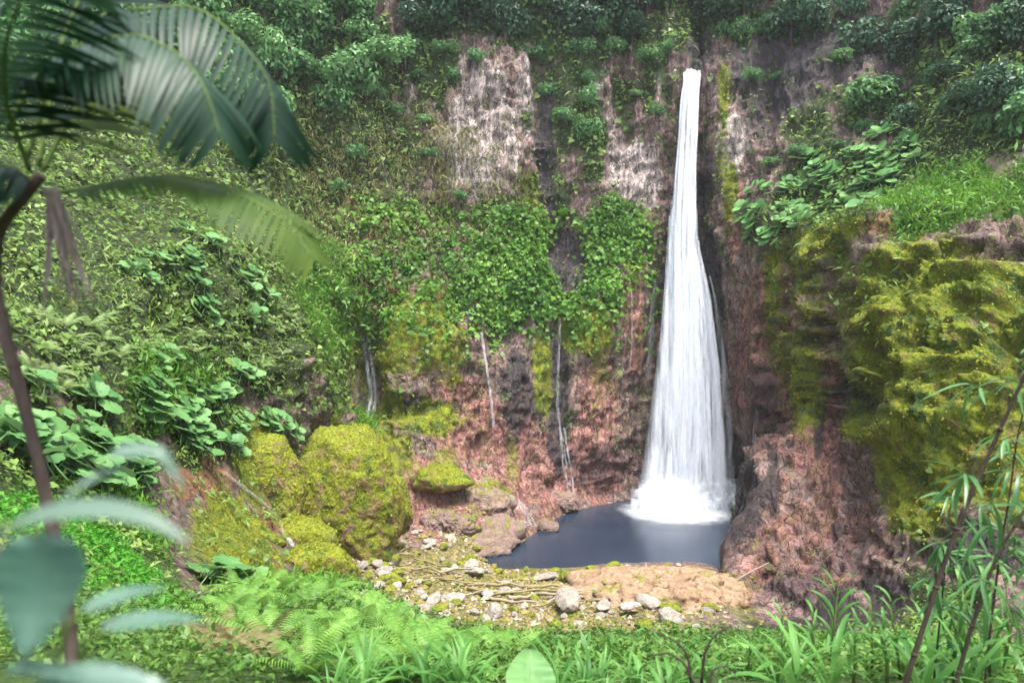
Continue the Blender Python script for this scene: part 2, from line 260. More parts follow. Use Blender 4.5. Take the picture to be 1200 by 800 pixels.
COVER = {
    'leaf': [
        (37.4, 103.6, 61.5, 6.1, 4.0, 11.5, 0.50),
        (42.5, 98.3, 55.8, 5.6, 4.1, 8.4, 0.60),
        (11.3, 109.9, 70.8, 6.7, 1.7, 8.7, 0.70),
        (-19.1, 102.0, 55.4, 7.5, 3.7, 10.6, 0.75),
        (8.2, 108.9, 61.7, 8.5, 2.4, 14.0, 0.60),
        (22.6, 109.3, 66.5, 3.3, 1.6, 10.0, 0.65),
        (-13.2, 106.0, 69.0, 5.3, 1.3, 8.2, 0.80),
        (40.0, 106.4, 73.0, 7.6, 2.3, 6.3, 0.70),
        (42.2, 94.7, 48.7, 6.3, 4.4, 5.7, 0.70),
        (5.2, 107.7, 48.0, 5.3, 2.4, 5.4, 0.70),
        (32.4, 49.3, 8.6, 4.8, 6.7, 3.3, 0.80),
        (26.7, 44.1, 5.6, 5.8, 10.7, 4.2, 1.00),
        (23.2, 51.9, 2.1, 4.5, 7.1, 2.4, 0.80),
        (-14.7, 22.0, 17.9, 1.9, 9.0, 1.7, 0.90),
        (-32.6, 78.1, 44.1, 23.8, 28.7, 22.7, 1.00),
        (-42.0, 63.6, 44.8, 13.7, 26.2, 21.1, 1.00),
        (-26.0, 99.0, 65.0, 16.1, 6.1, 12.4, 1.00),
        (6.4, 109.4, 76.3, 25.4, 5.7, 6.5, 1.00),
        (-18.8, 100.5, 46.6, 9.8, 3.6, 10.7, 0.55),
        (5.7, 104.7, 36.1, 14.0, 5.6, 8.0, 1.00),
        (-5.2, 100.6, 33.1, 6.2, 2.3, 5.3, 0.80),
        (12.4, 108.3, 57.8, 3.5, 1.4, 8.3, 1.00),
        (0.4, 101.7, 29.8, 8.1, 2.7, 4.1, 1.00),
        (16.9, 107.4, 41.5, 5.2, 1.8, 6.8, 1.00),
        (41.9, 85.5, 42.1, 11.9, 14.4, 7.5, 1.00),
        (54.1, 83.6, 52.9, 9.5, 12.5, 16.1, 1.00),
        (44.2, 103.7, 70.7, 9.5, 3.1, 6.3, 0.60),
        (48.0, 96.0, 57.8, 6.5, 2.7, 5.8, 0.60),
        (-26.2, 50.8, 25.1, 10.6, 20.9, 9.4, 1.00),
        (-19.4, 31.8, 17.8, 4.5, 13.7, 2.9, 0.90),
        (2.6, 15.4, 16.8, 10.4, 24.7, 10.6, 1.00),
        (30.5, 111.9, 75.4, 6.5, 10.8, 7.5, 1.00),
        (22.1, 110.2, 73.7, 6.4, 1.7, 6.0, 0.70),
        (-27.1, 90.9, 38.5, 6.5, 10.0, 7.6, 0.70),
        (-23.9, 90.3, 32.1, 5.5, 9.0, 4.7, 0.90),
        (35.7, 94.5, 40.7, 6.1, 7.2, 4.0, 0.80),
        (59.3, 80.3, 57.3, 5.1, 8.0, 13.6, 1.00),
        (47.9, 84.2, 44.8, 9.0, 6.9, 4.7, 1.00),
        (0.2, 105.4, 43.6, 9.7, 4.0, 4.3, 0.80),
        (-22.2, 66.1, 22.0, 3.4, 6.1, 4.7, 0.70),
        (-23.2, 52.8, 18.5, 5.0, 9.1, 3.2, 0.80),
        (24.4, 108.4, 60.7, 1.8, 1.4, 8.2, 0.50),
        (17.9, 110.5, 63.8, 2.8, 1.6, 8.3, 0.60),
        (37.1, 106.4, 69.1, 3.7, 2.2, 5.9, 0.50),
        (-19.1, 95.5, 31.2, 6.7, 2.8, 3.6, 0.40),
        (5.2, 109.3, 56.6, 2.2, 2.2, 16.7, 0.70),
        (-20.3, 101.4, 54.3, 7.5, 3.4, 8.0, 0.80),
        (-10.6, 105.6, 64.7, 2.6, 1.5, 8.4, 0.80),
    ],
    'grass': [
        (-13.5, 23.5, 16.5, 3.1, 13.1, 3.3, 1.00),
        (47.5, 73.6, 39.5, 8.1, 11.3, 6.0, 1.00),
        (-6.1, 23.9, 14.2, 5.6, 25.2, 9.5, 1.00),
        (2.2, 16.2, 16.5, 9.6, 25.1, 10.8, 1.00),
        (-23.2, 87.6, 28.6, 5.1, 15.2, 8.1, 0.80),
        (-24.0, 48.5, 20.5, 5.0, 10.8, 3.8, 0.60),
        (-19.2, 87.4, 13.2, 2.9, 7.6, 1.9, 0.70),
        (-24.4, 91.8, 34.5, 5.3, 6.5, 3.7, 0.90),
    ],
    'moss': [
        (35.3, 83.0, 19.6, 2.9, 8.0, 8.6, 0.80),
        (35.2, 69.1, 15.9, 2.7, 11.1, 2.4, 0.90),
        (35.3, 89.7, 24.0, 1.6, 6.1, 10.0, 0.60),
        (34.3, 57.0, 12.0, 5.3, 7.2, 4.5, 0.90),
        (33.9, 62.2, 15.2, 1.9, 5.8, 5.0, 0.80),
        (36.3, 50.2, 13.7, 3.0, 4.3, 4.3, 0.80),
        (41.3, 61.3, 29.6, 5.6, 3.3, 3.1, 0.90),
        (36.3, 74.5, 28.4, 1.4, 6.5, 9.2, 0.60),
        (-17.8, 73.3, 9.2, 6.3, 17.4, 7.2, 1.00),
        (-13.4, 94.9, 24.3, 8.6, 4.1, 7.1, 0.85),
        (-9.9, 97.6, 30.6, 5.9, 3.4, 3.8, 0.50),
        (11.8, 102.7, 26.3, 5.2, 2.3, 5.8, 1.00),
        (4.4, 100.1, 18.5, 2.0, 3.2, 8.7, 0.80),
        (32.3, 104.3, 61.0, 1.1, 1.8, 7.8, 0.80),
        (31.9, 103.5, 52.6, 1.2, 0.8, 6.5, 0.60),
        (32.8, 102.6, 45.0, 1.4, 1.5, 7.7, 0.80),
        (35.1, 92.1, 30.8, 1.2, 2.6, 9.3, 0.85),
        (36.4, 83.7, 29.5, 2.2, 8.0, 14.6, 0.70),
        (38.1, 64.1, 27.5, 7.6, 8.8, 7.4, 1.00),
        (36.8, 58.2, 19.1, 8.5, 8.9, 7.9, 0.90),
        (37.3, 67.0, 29.5, 4.7, 7.1, 5.2, 0.90),
        (35.4, 67.2, 20.8, 3.2, 11.1, 5.1, 0.90),
        (-21.4, 57.0, 15.3, 3.0, 6.3, 3.0, 1.00),
        (-16.9, 41.8, 11.6, 3.5, 11.4, 3.0, 1.00),
        (-12.0, 37.3, 10.5, 3.9, 13.1, 4.2, 0.80),
        (-12.1, 91.5, 13.5, 7.2, 4.6, 3.4, 0.85),
        (-19.0, 44.9, 12.5, 2.1, 7.4, 1.7, 0.80),
        (-3.1, 87.8, 4.4, 5.5, 5.5, 2.2, 0.60),
        (18.7, 106.6, 37.6, 2.4, 2.1, 6.0, 0.90),
        (36.4, 86.3, 36.0, 3.5, 8.2, 3.7, 0.70),
        (36.8, 81.4, 36.3, 5.4, 11.6, 3.0, 0.80),
        (-2.8, 62.7, 1.7, 10.8, 14.9, 3.8, 0.35),
        (12.9, 102.4, 21.5, 2.1, 2.0, 7.7, 0.60),
        (-17.2, 91.0, 14.6, 4.4, 7.5, 5.0, 0.70),
        (-15.0, 85.3, 9.7, 4.0, 6.4, 4.9, 0.70),
        (0.1, 93.9, 7.2, 1.4, 4.3, 5.4, 0.50),
        (-8.6, 88.1, 8.6, 3.3, 4.4, 2.6, 0.60),
        (-19.8, 59.3, 11.7, 2.2, 6.7, 3.6, 0.80),
        (41.8, 57.6, 25.9, 3.1, 4.5, 6.3, 1.00),
        (19.3, 61.1, 0.9, 3.9, 8.2, 1.2, 0.50),
        (-20.4, 94.7, 22.1, 4.4, 5.7, 7.0, 0.60),
        (13.4, 106.6, 37.3, 4.1, 2.2, 5.6, 0.30),
        (2.8, 106.5, 46.0, 2.7, 2.6, 8.1, 0.50),
    ],
    'red': [
        (29.4, 66.8, 5.9, 9.0, 15.2, 6.8, 0.50),
        (24.8, 68.6, 2.8, 5.1, 9.5, 3.9, 0.50),
        (-1.1, 91.5, 5.6, 9.7, 8.6, 4.6, 0.80),
        (33.1, 73.1, 11.8, 4.2, 7.4, 3.1, 0.70),
        (18.8, 105.4, 25.7, 1.9, 1.4, 12.4, 0.90),
        (33.6, 90.3, 20.8, 6.7, 16.7, 16.3, 0.85),
        (-4.7, 93.4, 11.9, 10.6, 7.0, 7.7, 0.95),
        (5.8, 96.7, 5.2, 15.0, 12.0, 6.8, 0.90),
        (-2.5, 83.1, 1.8, 7.4, 9.0, 2.9, 1.00),
        (13.2, 102.6, 15.9, 4.8, 3.9, 11.7, 0.70),
        (33.2, 101.5, 41.8, 1.9, 2.9, 10.1, 0.70),
        (32.5, 103.5, 56.3, 1.8, 1.4, 6.6, 0.50),
        (-16.1, 105.9, 70.9, 1.0, 0.6, 8.3, 1.00),
        (-8.0, 80.0, 3.4, 6.7, 10.1, 4.0, 0.70),
        (36.2, 76.9, 20.3, 1.1, 4.6, 12.7, 0.90),
        (13.0, 102.4, 10.3, 7.4, 5.6, 9.2, 0.50),
        (34.6, 80.6, 15.4, 4.9, 10.4, 5.0, 0.70),
        (-11.1, 84.8, 7.2, 5.2, 3.7, 3.8, 0.80),
        (-15.0, 72.4, 4.7, 5.2, 9.8, 3.0, 0.50),
    ],
    'pale': [
        (-4.5, 104.8, 55.8, 7.2, 1.9, 12.8, 1.00),
        (2.5, 108.3, 63.1, 2.9, 3.0, 9.9, 0.70),
        (19.7, 108.7, 50.2, 5.0, 1.6, 7.0, 0.80),
        (13.7, 109.6, 69.0, 1.9, 1.6, 8.8, 0.80),
        (33.3, 103.0, 54.6, 3.0, 1.1, 5.7, 1.00),
        (-15.8, 105.6, 63.2, 1.5, 1.5, 10.0, 0.60),
        (0.3, 87.7, 2.2, 6.8, 7.6, 2.7, 0.40),
        (-4.5, 89.4, 6.2, 6.5, 6.9, 3.5, 0.40),
        (23.2, 108.9, 66.4, 1.8, 1.4, 7.3, 0.50),
        (16.4, 109.7, 58.0, 2.7, 2.4, 10.0, 0.50),
        (-9.2, 105.7, 66.2, 3.9, 1.8, 8.5, 0.50),
        (-20.1, 100.9, 51.7, 6.2, 3.2, 8.0, 0.30),
    ],
    'wet_shade': [  # wet and dark rock; also shade painted into hollows, notch and overhang
        (25.8, 62.4, 1.5, 5.3, 4.0, 2.2, 0.50),
        (30.9, 61.6, 5.3, 3.4, 6.6, 3.8, 0.40),
        (29.7, 77.9, 8.6, 1.2, 15.6, 4.7, 0.60),
        (38.4, 103.0, 61.3, 7.1, 4.7, 13.0, 0.55),
        (33.0, 89.9, 15.2, 4.2, 15.7, 9.8, 0.55),
        (28.8, 82.7, 6.6, 1.8, 19.9, 5.1, 0.90),
        (6.7, 109.4, 66.2, 5.7, 1.7, 11.3, 0.35),
        (32.8, 49.9, 9.1, 4.8, 7.0, 3.7, 0.70),
        (23.1, 52.6, 2.0, 5.8, 8.2, 2.5, 0.90),
        (29.3, 52.9, 3.9, 3.8, 5.9, 2.4, 0.70),
        (6.8, 100.6, 15.7, 1.9, 4.3, 16.1, 1.00),
        (8.7, 106.8, 36.4, 4.6, 3.9, 8.1, 1.00),  # dripping alcove, with its shade painted in
        (-20.1, 95.4, 16.8, 1.6, 7.4, 6.9, 1.00),
        (0.6, 97.7, 17.3, 3.4, 3.7, 9.2, 0.85),
        (28.5, 107.2, 24.3, 5.9, 4.3, 33.5, 0.90),
        (13.1, 101.9, 5.4, 7.4, 6.3, 5.2, 0.50),
        (42.0, 102.5, 65.2, 10.8, 4.3, 10.3, 0.75),
        (5.2, 109.1, 53.7, 2.2, 2.4, 17.9, 0.75),
        (35.8, 69.3, 18.3, 3.2, 12.8, 3.0, 0.90),  # shade painted into the hollow of the mossy wall
        (29.8, 88.6, 5.2, 3.0, 25.2, 6.4, 0.90),
        (-14.2, 92.9, 15.7, 4.6, 3.2, 2.2, 0.70),  # shade painted under the brown overhang
        (30.3, 110.1, 70.5, 2.4, 6.7, 5.5, 1.00),  # shade painted into the notch behind the lip
        (35.1, 78.0, 16.7, 0.7, 6.0, 8.3, 0.70),
        (0.3, 108.5, 74.1, 16.0, 3.0, 4.6, 0.40),
        (49.4, 99.5, 66.5, 8.9, 4.5, 9.1, 0.80),
        (41.9, 56.1, 22.4, 1.5, 2.1, 1.9, 0.80),  # shade painted into a smaller hollow
    ],
    'soil': [
        (-26.8, 62.1, 29.7, 1.7, 3.9, 1.7, 0.70),
        (-28.7, 76.5, 34.5, 1.9, 6.0, 2.1, 0.60),
        (-29.0, 59.7, 31.5, 1.7, 2.4, 1.0, 0.50),
        (-24.0, 38.5, 21.6, 1.0, 1.6, 0.7, 0.70),
        (-21.8, 73.5, 24.3, 1.2, 8.1, 2.8, 0.60),
        (-22.5, 39.7, 19.0, 2.7, 6.1, 1.1, 0.90),
        (-21.2, 45.7, 15.0, 2.1, 4.7, 1.2, 0.90),
        (-19.1, 54.8, 10.2, 1.9, 6.3, 1.8, 0.70),
        (-20.5, 94.9, 31.2, 5.9, 4.0, 5.4, 0.80),
        (-11.1, 96.8, 30.0, 5.9, 3.4, 3.7, 0.60),
        (-22.1, 37.7, 18.8, 2.1, 4.9, 1.1, 0.80),
        (-20.5, 47.6, 13.7, 1.9, 4.7, 1.5, 1.00),
        (-29.5, 54.2, 29.3, 3.6, 5.1, 2.5, 0.40),
        (-17.9, 71.5, 7.6, 2.6, 7.4, 3.4, 0.70),
        (-15.3, 34.1, 13.0, 2.3, 7.4, 2.2, 0.40),
        (-21.9, 95.6, 35.6, 4.4, 2.8, 3.8, 0.50),
        (-28.0, 74.4, 33.4, 3.3, 9.2, 2.5, 0.60),
        (-20.0, 98.9, 42.2, 9.8, 3.5, 8.2, 0.60),
        (-24.3, 44.4, 22.4, 1.0, 2.6, 1.1, 0.70),
        (-26.3, 81.0, 31.1, 1.8, 5.8, 2.3, 0.70),
        (39.1, 74.2, 36.6, 5.6, 5.7, 1.5, 0.80),
        (30.6, 67.0, 7.4, 7.8, 12.2, 6.7, 0.20),
        (-13.9, 92.7, 22.9, 3.8, 1.4, 4.7, 0.50),
    ],
    'gravel': [
        (1.4, 61.0, 1.9, 16.5, 18.9, 5.0, 1.00),
        (-12.0, 65.4, 3.4, 5.6, 10.1, 2.3, 1.00),
        (-3.0, 72.8, 0.4, 5.2, 7.7, 2.0, 1.00),
    ],
}
def brush_weight(q, b, wob, soft=0.55):
    cx, cy, cz, rt, rr, rz = b[:6]
    t = np.array([cx, cy]); t = t / np.linalg.norm(t)
    dx, dy, dz = q[:, 0] - cx, q[:, 1] - cy, q[:, 2] - cz
    rad = (dx * t[0] + dy * t[1]) / max(rr, 1.5); tan = (dx * t[1] - dy * t[0]) / rt
    d = np.sqrt(rad * rad * .6 + tan * tan + (dz / rz) ** 2) + wob
    return 1 - sstep(1 - soft, 1 + soft * .6, d)

def sculpt(Q, N):
    S = Q.shape[:2]; q = Q.reshape(-1, 3); n = N.reshape(-1, 3); d = np.zeros(len(q))
    wob = .30 * fbm(q / 7.0 + 3, 2)
    for b in RELIEF:
        d += b[6] * brush_weight(q, b, wob, .7)
    return (q + n * d[:, None]).reshape(Q.shape)

# ------------------------------------------------------------------ helpers
def tag(o, label=None, cat=None, group=None, kind=None):
    if label: o['label'] = label
    if cat: o['category'] = cat
    if group: o['group'] = group
    if kind: o['kind'] = kind
    return o

def mesh(name, V, F, mat=None, smooth=True):
    """F: (n,3) or (n,4) array, or a list of such arrays"""
    V = np.ascontiguousarray(V, dtype=np.float32)
    Fs = F if isinstance(F, list) else [F]
    Fs = [np.asarray(f, dtype=np.int32) for f in Fs if len(f)]
    me = bpy.data.meshes.new(name)
    me.vertices.add(len(V)); me.vertices.foreach_set('co', V.ravel())
    loops = np.concatenate([f.ravel() for f in Fs])
    sizes = np.concatenate([np.full(len(f), f.shape[1], np.int32) for f in Fs])
    me.loops.add(len(loops)); me.loops.foreach_set('vertex_index', loops)
    me.polygons.add(len(sizes))
    me.polygons.foreach_set('loop_start', np.concatenate([[0], np.cumsum(sizes)[:-1]]).astype(np.int32))
    me.polygons.foreach_set('loop_total', sizes)
    me.polygons.foreach_set('use_smooth', np.full(len(sizes), smooth))
    me.update(calc_edges=True)
    if mat: me.materials.append(mat)
    return me

def put(name, me, parent=None, loc=None, rot=None, scale=None):
    o = bpy.data.objects.new(name, me); col.objects.link(o)
    if parent: o.parent = parent
    if loc is not None: o.location = loc
    if rot is not None: o.rotation_euler = rot
    if scale is not None: o.scale = (scale,) * 3 if np.isscalar(scale) else scale
    return o

def thing(name, label, cat, loc, rot=None, scale=None, group=None):
    return tag(put(name, None, None, loc, rot, scale), label, cat, group)

class Geo:
    """collects pieces into one mesh"""
    def __init__(self): self.V = []; self.Q = []; self.T = []; self.n = 0
    def add(self, V, Q=None, T=None):
        V = np.asarray(V, float)
        if Q is not None and len(Q): self.Q.append(np.asarray(Q) + self.n)
        if T is not None and len(T): self.T.append(np.asarray(T) + self.n)
        self.V.append(V); self.n += len(V)
    def tube(self, pts, rad, sides=7, wob=0):
        pts = np.asarray(pts, float); n = len(pts); rad = np.broadcast_to(np.asarray(rad, float), (n,))
        t = np.gradient(pts, axis=0); t /= np.linalg.norm(t, axis=1)[:, None] + 1e-9
        ref = np.array([0.31, 0.95, 0.05]) if abs(t[0][1]) < .8 else np.array([1., .1, 0])
        a = np.cross(t, ref); a /= np.linalg.norm(a, axis=1)[:, None] + 1e-9; b = np.cross(t, a)
        th = np.linspace(0, 2 * np.pi, sides, endpoint=False)
        R = rad[:, None] * (1 + wob * rng.normal(size=(n, sides)))
        V = pts[:, None] + R[..., None] * (np.cos(th)[None, :, None] * a[:, None] + np.sin(th)[None, :, None] * b[:, None])
        i = np.arange(n * sides).reshape(n, sides); j = np.roll(i, -1, 1)
        Q = np.stack([i[:-1], j[:-1], j[1:], i[1:]], -1).reshape(-1, 4)
        V = np.concatenate([V.reshape(-1, 3), pts[[0, -1]]])
        k = n * sides
        T = [(k, j[0, s], i[0, s]) for s in range(sides)] + [(k + 1, i[-1, s], j[-1, s]) for s in range(sides)]
        self.add(V, Q, T)
    def strip(self, pts, width, side, fold=0.0, nrm=None):
        """a leaf blade: pts along, width per point, side vectors; fold lifts both edges"""
        pts = np.asarray(pts, float); n = len(pts); w = np.broadcast_to(np.asarray(width, float), (n,))[:, None] * .5
        side = np.broadcast_to(np.asarray(side, float), (n, 3)); up = np.zeros(3) if nrm is None else np.asarray(nrm, float)
        V = np.concatenate([pts - side * w + up * w * fold, pts, pts + side * w + up * w * fold])
        i = np.arange(n - 1)
        self.add(V, np.concatenate([np.stack([i, i + n, i + n + 1, i + 1], -1), np.stack([i + n, i + 2 * n, i + 2 * n + 1, i + n + 1], -1)]))
    def mesh(self, name, mat, smooth=True):
        return mesh(name, np.concatenate(self.V), [np.concatenate(self.Q) if self.Q else [], np.concatenate(self.T) if self.T else []], mat, smooth)

def unit(a): return a / (np.linalg.norm(a, axis=-1, keepdims=True) + 1e-9)

OVAL = (np.array([(0, 0, 0), (-.32, .45, .10), (0, .5, -.02), (.32, .45, .10), (0, 1.05, -.12)]), np.array([(0, 2, 1), (0, 3, 2), (1, 2, 4), (2, 3, 4)]))
HEART = (np.array([(0, .08, 0), (-.34, -.06, .05), (-.48, .30, .07), (0, 1.0, -.16), (.48, .30, .07), (.34, -.06, .05), (0, .42, -.03)]),
         np.array([(6, 1, 0), (6, 2, 1), (6, 3, 2), (6, 4, 3), (6, 5, 4), (6, 0, 5)]))
LANCE = (np.array([(0, 0, 0), (-.10, .4, .04), (.10, .4, .04), (0, 1.0, -.25)]), np.array([(0, 2, 1), (1, 2, 3)]))

def leaves(P, N, size, tmpl, droop=0.5, jit=0.5, r=rng):
    """merged leaf mesh arrays: P places, N surface normals"""
    n = len(P); tv, tf = tmpl
    nn = unit(N + jit * r.normal(size=(n, 3)) + np.array([0, 0, .35]))
    d = r.normal(size=(n, 3)) * .7 + np.array([0, 0, -droop]) + N * .35
    d = unit(d - nn * (d * nn).sum(1, keepdims=True)); x = np.cross(d, nn)
    s = (size * np.exp(r.normal(size=n) * .25))[:, None, None]
    V = P[:, None] + s * (tv[None, :, 0:1] * x[:, None] + tv[None, :, 1:2] * d[:, None] + tv[None, :, 2:3] * nn[:, None])
    F = tf[None] + (np.arange(n) * len(tv))[:, None, None]
    return V.reshape(-1, 3), F.reshape(-1, 3)

# ------------------------------------------------------------------ materials
class Nodes:
    def __init__(self, name):
        self.m = bpy.data.materials.new(name); self.m.use_nodes = True
        self.t = self.m.node_tree; self.t.nodes.clear()
        self.out = self.t.nodes.new('ShaderNodeOutputMaterial')
    def n(self, typ, props=None, **inp):
        nd = self.t.nodes.new(typ)
        for k, v in (props or {}).items(): setattr(nd, k, v)
        for k, v in inp.items():
            s = nd.inputs[int(k[1:])] if k[0] == 'i' and k[1:].isdigit() else nd.inputs[k.replace('_', ' ')]
            self.set(s, v)
        return nd
    def set(self, s, v):
        if isinstance(v, bpy.types.NodeSocket): self.t.links.new(v, s)
        elif isinstance(v, bpy.types.Node): self.t.links.new(v.outputs[0], s)
        elif isinstance(v, tuple) and len(v) == 3 and s.type == 'RGBA': s.default_value = (*v, 1)
        else: s.default_value = v
    def math(self, op, a, b=0.0, c=None, clamp=False):
        nd = self.n('ShaderNodeMath', dict(operation=op, use_clamp=clamp), i0=a, i1=b)
        if c is not None: self.set(nd.inputs[2], c)
        return nd.outputs[0]
    def mix(self, f, a, b, mode='MIX'):
        nd = self.n('ShaderNodeMix', dict(data_type='RGBA', blend_type=mode))
        self.set(nd.inputs[0], f); self.set(nd.inputs[6], a); self.set(nd.inputs[7], b)
        return nd.outputs[2]
    def pos(self, sx=1, sy=1, sz=1, obj=False):
        c = self.n('ShaderNodeTexCoord').outputs['Object'] if obj else self.n('ShaderNodeNewGeometry').outputs['Position']
        return self.n('ShaderNodeMapping', None, Vector=c, Scale=(sx, sy, sz)).outputs[0]
    def noise(self, vec, scale=1, detail=4, rough=.55, dist=0):
        return self.n('ShaderNodeTexNoise', None, Vector=vec, Scale=scale, Detail=detail, Roughness=rough, Distortion=dist).outputs[0]
    def ramp(self, f, *stops):
        nd = self.n('ShaderNodeValToRGB', None, Fac=f); e = nd.color_ramp.elements
        while len(e) < len(stops): e.new(.5)
        for k, (p, c) in enumerate(stops): e[k].position = p; e[k].color = (*c, 1)
        return nd.outputs[0]
    def smooth(self, x, a, b):
        return self.n('ShaderNodeMapRange', dict(interpolation_type='SMOOTHSTEP'), Value=x, From_Min=a, From_Max=b).outputs[0]
    def bump(self, h, strength=.5, dist=.1, nrm=None):
        nd = self.n('ShaderNodeBump', None, Height=h, Strength=strength, Distance=dist)
        if nrm is not None: self.set(nd.inputs['Normal'], nrm)
        return nd.outputs[0]
    def bsdf(self, colr, rough=.8, nrm=None, spec=.3):
        b = self.n('ShaderNodeBsdfPrincipled', None, Base_Color=colr, Roughness=rough)
        b.inputs['Specular IOR Level'].default_value = spec
        if nrm is not None: self.set(b.inputs['Normal'], nrm)
        return b
    def done(self, sh, socket='Surface'):
        self.set(self.out.inputs[socket], sh); return self.m

def leaf_mat(name, c0, c1, c2, rough=.45, trans=.3, patch=.15, spec=.18, veins=False):
    k = Nodes(name)
    r = k.n('ShaderNodeNewGeometry').outputs['Random Per Island']
    oi = k.n('ShaderNodeObjectInfo').outputs['Random']
    nz = k.noise(k.pos(), patch, 3)
    f = k.math('ADD', k.math('MULTIPLY', r, .45), k.math('ADD', k.math('MULTIPLY', oi, .2), k.math('MULTIPLY_ADD', nz, 1.5, -.52)), clamp=True)
    c = k.ramp(f, (0, c0), (.5, c1), (1, c2))
    c = k.mix(k.math('MULTIPLY', k.smooth(k.noise(k.pos(), 6.0, 3), .55, .8), .35), c, tuple(x * .45 for x in c0))
    b = k.bsdf(c, rough, spec=spec)
    t = k.n('ShaderNodeBsdfTranslucent', None, Color=k.mix(.5, c, tuple(min(1, x * 1.5) for x in c2)))
    return k.done(k.n('ShaderNodeMixShader', None, i0=trans, i1=b, i2=t))

def terrain_mat():
    k = Nodes('gorge_ground')
    def att(n):
        a = k.n('ShaderNodeAttribute', dict(attribute_name=n)); s = k.n('ShaderNodeSeparateColor', None, Color=a.outputs['Color'])
        return s.outputs
    leaf, grass, moss = att('cover_green'); red, pale, wet_shade = att('cover_rock'); soil, gravel, _ = att('cover_loose')
    P = k.pos(); S = k.pos(1, 1, .12)
    n_big = k.noise(P, .35, 4); n_mid = k.noise(P, 1.4, 5, .62); n_fine = k.noise(P, 7, 4, .65); streak = k.noise(S, 1.6, 5, .65); streak2 = k.noise(S, .55, 4, .6)
    def thr(a, nz, g=.9, lo=.36, hi=.62):
        return k.smooth(k.math('ADD', a, k.math('MULTIPLY_ADD', nz, g, -g / 2)), lo, hi)
    rock = k.ramp(k.math('MULTIPLY_ADD', streak, .6, k.math('MULTIPLY', n_mid, .4)), (.30, (.045, .028, .027)), (.44, (.14, .088, .08)), (.56, (.26, .17, .15)), (.70, (.42, .31, .28)))
    redc = k.ramp(k.math('MULTIPLY_ADD', streak, .65, k.math('MULTIPLY', n_fine, .35)), (.32, (.065, .027, .026)), (.47, (.21, .09, .078)), (.6, (.38, .19, .16)), (.74, (.60, .40, .35)))
    palec = k.ramp(k.math('MULTIPLY_ADD', k.noise(k.pos(1, 1, .05), 2.2, 5, .65), .85, k.math('MULTIPLY', n_fine, .15)), (.30, (.10, .07, .065)), (.44, (.29, .22, .20)), (.55, (.42, .345, .315)), (.72, (.56, .48, .44)))
    soilc = k.ramp(n_mid, (.3, (.12, .05, .025)), (.55, (.31, .15, .075)), (.75, (.42, .26, .15)))
    warp = k.n('ShaderNodeVectorMath', dict(operation='MULTIPLY_ADD'), i0=k.n('ShaderNodeTexNoise', None, Vector=P, Scale=.9, Detail=3).outputs[1], i1=(1.6, 1.6, 1.6), i2=P).outputs[0]
    blk = k.n('ShaderNodeMapping', None, Vector=warp, Scale=(1.0, 1.0, .22)).outputs[0]
    cell = k.n('ShaderNodeTexVoronoi', None, Vector=blk, Scale=1.1); crack = k.n('ShaderNodeTexVoronoi', dict(feature='DISTANCE_TO_EDGE'), Vector=blk, Scale=1.1).outputs[0]
    cell2 = k.n('ShaderNodeTexVoronoi', None, Vector=blk, Scale=3.1)
    tone = k.math('ADD', k.math('MULTIPLY', k.n('ShaderNodeSeparateColor', None, Color=cell.outputs['Color']).outputs[0], .55), k.math('MULTIPLY_ADD', k.n('ShaderNodeSeparateColor', None, Color=cell2.outputs['Color']).outputs[1], .6, .45))
    c = k.mix(thr(red, streak2, 1.0), rock, redc)
    c = k.mix(thr(pale, streak2, .8), c, palec)
    c = k.mix(thr(soil, n_mid, .9), c, soilc)
    c = k.mix(1.0, c, k.n('ShaderNodeCombineColor', None, i0=tone, i1=tone, i2=tone).outputs[0], 'MULTIPLY')
    c = k.mix(k.smooth(crack, .05, .0), c, (.02, .014, .012))
    vor = k.n('ShaderNodeTexVoronoi', None, Vector=P, Scale=2.6)
    gcol = k.ramp(vor.outputs['Color'], (0, (.07, .055, .02)), (.4, (.16, .13, .05)), (.7, (.22, .18, .08)), (1, (.32, .27, .18)))
    c = k.mix(thr(gravel, n_mid, .5), c, gcol)
    wf = thr(wet_shade, streak, .9)
    c = k.mix(k.math('MULTIPLY', wf, .82), c, (.016, .015, .021))  # darkens wet rock and the painted shade of the hollows alike
    lf = thr(leaf, n_mid, .8); gf = thr(grass, n_mid, .6)
    c = k.mix(lf, c, k.ramp(n_fine, (.3, (.012, .022, .006)), (.6, (.04, .062, .014)), (.8, (.10, .10, .04))))
    c = k.mix(gf, c, k.ramp(n_fine, (.3, (.022, .05, .008)), (.7, (.08, .15, .022))))
    mf = thr(moss, k.math('ADD', k.math('MULTIPLY', n_mid, .45), k.math('ADD', k.math('MULTIPLY', n_fine, .3), k.math('MULTIPLY', streak2, .25))), 2.0, .22, .80)
    mossc = k.mix(k.smooth(n_big, .35, .65), k.ramp(n_fine, (.3, (.045, .055, .004)), (.55, (.175, .215, .006)), (.8, (.34, .36, .016))),
                  k.ramp(n_mid, (.3, (.07, .10, .005)), (.6, (.22, .26, .008)), (.8, (.40, .38, .025))))
    mossc = k.mix(k.smooth(k.noise(P, .8, 4, .7), .50, .70), mossc, k.ramp(n_fine, (.3, (.07, .035, .012)), (.7, (.20, .11, .04))))
    mossc = k.mix(k.smooth(k.noise(P, .45, 4, .6), .52, .66), mossc, k.ramp(n_fine, (.3, (.02, .045, .006)), (.7, (.07, .13, .015))))
    c = k.mix(mf, c, mossc)
    h = k.math('ADD', k.math('MULTIPLY', n_mid, .6), k.math('ADD', k.math('MULTIPLY', n_fine, .25), k.math('MULTIPLY', streak, .4)))
